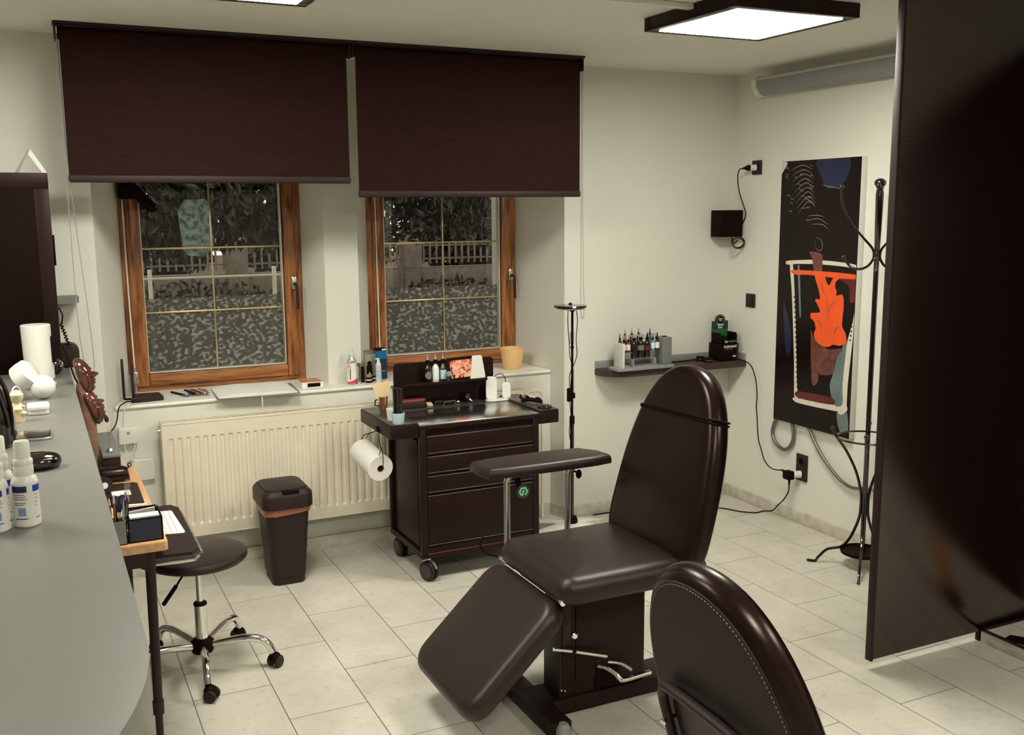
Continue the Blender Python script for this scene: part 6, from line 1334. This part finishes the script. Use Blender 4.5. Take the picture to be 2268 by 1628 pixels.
b = MB(); b.lathe([(0, .0005), (.017, .0005), (.018, .004), (.018, .035), (.012, .05), (.008, .054), (0, .054)], (1.588, 4.815, ZSH), 22); b.build('body', 'acryl', t)
b = MB(); b.lathe([(0, .052), (.010, .052), (.010, .070), (0, .070)], (1.588, 4.815, ZSH), 16); b.build('cap', 'black', t)
# right side shelf: gloves and black disc
t = thing('rubber_glove', 'crumpled black glove on the trolley right shelf', 'glove', (2.30, 4.56, ZSH)); b = MB()
b.tube([(2.275, 4.60, ZSH + .012), (2.30, 4.57, ZSH + .020), (2.325, 4.54, ZSH + .016), (2.345, 4.52, ZSH + .012)], .012, 10, r_end=.009)
b.build('palm', 'black', t)
for pts in ([(2.278, 4.605, ZSH + .014), (2.268, 4.62, ZSH + .026), (2.275, 4.63, ZSH + .034)], [(2.275, 4.60, ZSH + .012), (2.262, 4.59, ZSH + .016), (2.258, 4.58, ZSH + .008)], [(2.29, 4.59, ZSH + .018), (2.30, 4.61, ZSH + .030), (2.312, 4.61, ZSH + .022)], [(2.315, 4.55, ZSH + .016), (2.335, 4.56, ZSH + .026), (2.35, 4.55, ZSH + .020)], [(2.33, 4.535, ZSH + .014), (2.32, 4.515, ZSH + .020), (2.335, 4.505, ZSH + .014)]):
    b = MB(); b.tube(pts, .0065, 8, r_end=.005); b.sphere(pts[-1], .005, seg=8); b.build('finger', 'black', t)
t = thing('foot_switch', 'flat round black disc at the front of the trolley right shelf', 'disc', (2.31, 4.42, ZSH))
b = MB(); b.lathe([(0, .0005), (.036, .0005), (.038, .006), (.036, .012), (.028, .016), (0, .017)], (2.312, 4.43, ZSH), 32, (0, 0, 1), 1, 1.0); b.build('disc', 'gloss', t)
# kitchen roll on strings
t = thing('paper_roll', 'white paper towel roll hanging on dark cords from the trolley', 'paper roll', (1.43, 4.57, .51))
ax = Vector((.0, -1, 0)).normalized(); c0 = Vector((1.425, 4.70, .612)); c1 = Vector((1.440, 4.455, .578)); axv = (c1 - c0)
b = MB(); b.lathe([(.0165, 0), (.062, 0), (.0635, .002), (.0635, axv.length - .002), (.062, axv.length), (.0165, axv.length), (.0165, 0)], c0, 44, axv)
b.build('roll', 'paper', t)
b = MB(); b.lathe([(.0158, -.001), (.0168, -.001), (.0168, axv.length + .001), (.0158, axv.length + .001), (.0158, -.001)], c0, 28, axv); b.build('core', 'brownc', t)
b = MB(); b.tube([(1.470, 4.56, .745), (1.452, 4.50, .700), (1.446, 4.44, .66), (1.446, 4.432, .61), (1.441, 4.435, .585), (1.440, 4.46, .572)], .0022, 6); b.tube([(1.470, 4.56, .745), (1.455, 4.62, .72), (1.435, 4.70, .69), (1.427, 4.715, .65), (1.425, 4.72, .62), (1.425, 4.69, .606)], .0022, 6); b.tube([(1.455, 4.60, .728), (1.435, 4.60, .722), (1.415, 4.60, .70)], .0018, 6); b.tube([(1.448, 4.45, .68), (1.436, 4.442, .665), (1.430, 4.44, .645)], .0018, 6); b.build('cord', 'black', t)
b = MB(); b.box(1.459, 1.4675, 4.55, 4.575, .735, .76, .002); b.build('hook', 'black', t)
# ------------------------------------------------------------------ camera, world, view
yaw, pit, rol, foc = 4.48033728e-01, 1.57509908e-01, -7.37773568e-03, 2209.71852
fw = Vector((math.sin(yaw) * math.cos(pit), math.cos(yaw) * math.cos(pit), -math.sin(pit)))
rt = Vector((math.cos(yaw), -math.sin(yaw), 0)); up = rt.cross(fw)
r2 = rt * math.cos(rol) + up * math.sin(rol); u2 = -rt * math.sin(rol) + up * math.cos(rol)
cd = bpy.data.cameras.new('camera'); cam = bpy.data.objects.new('camera', cd); COL.objects.link(cam)
cam.matrix_world = Matrix(((r2.x, u2.x, -fw.x, 0), (r2.y, u2.y, -fw.y, 0), (r2.z, u2.z, -fw.z, 1.8), (0, 0, 0, 1)))
cd.sensor_fit = 'HORIZONTAL'; cd.sensor_width = 36; cd.lens = 36 * foc / 2268; cd.clip_start = .05; cd.clip_end = 200
S.camera = cam
w = bpy.data.worlds.new('world'); S.world = w; w.use_nodes = True
bg = w.node_tree.nodes['Background']; bg.inputs[0].default_value = (1., .93, .82, 1); bg.inputs[1].default_value = 1.5
S.view_settings.view_transform = 'Standard'; S.view_settings.look = 'None'; S.view_settings.gamma = 1; S.view_settings.exposure = 0
S.view_settings.use_curve_mapping = False
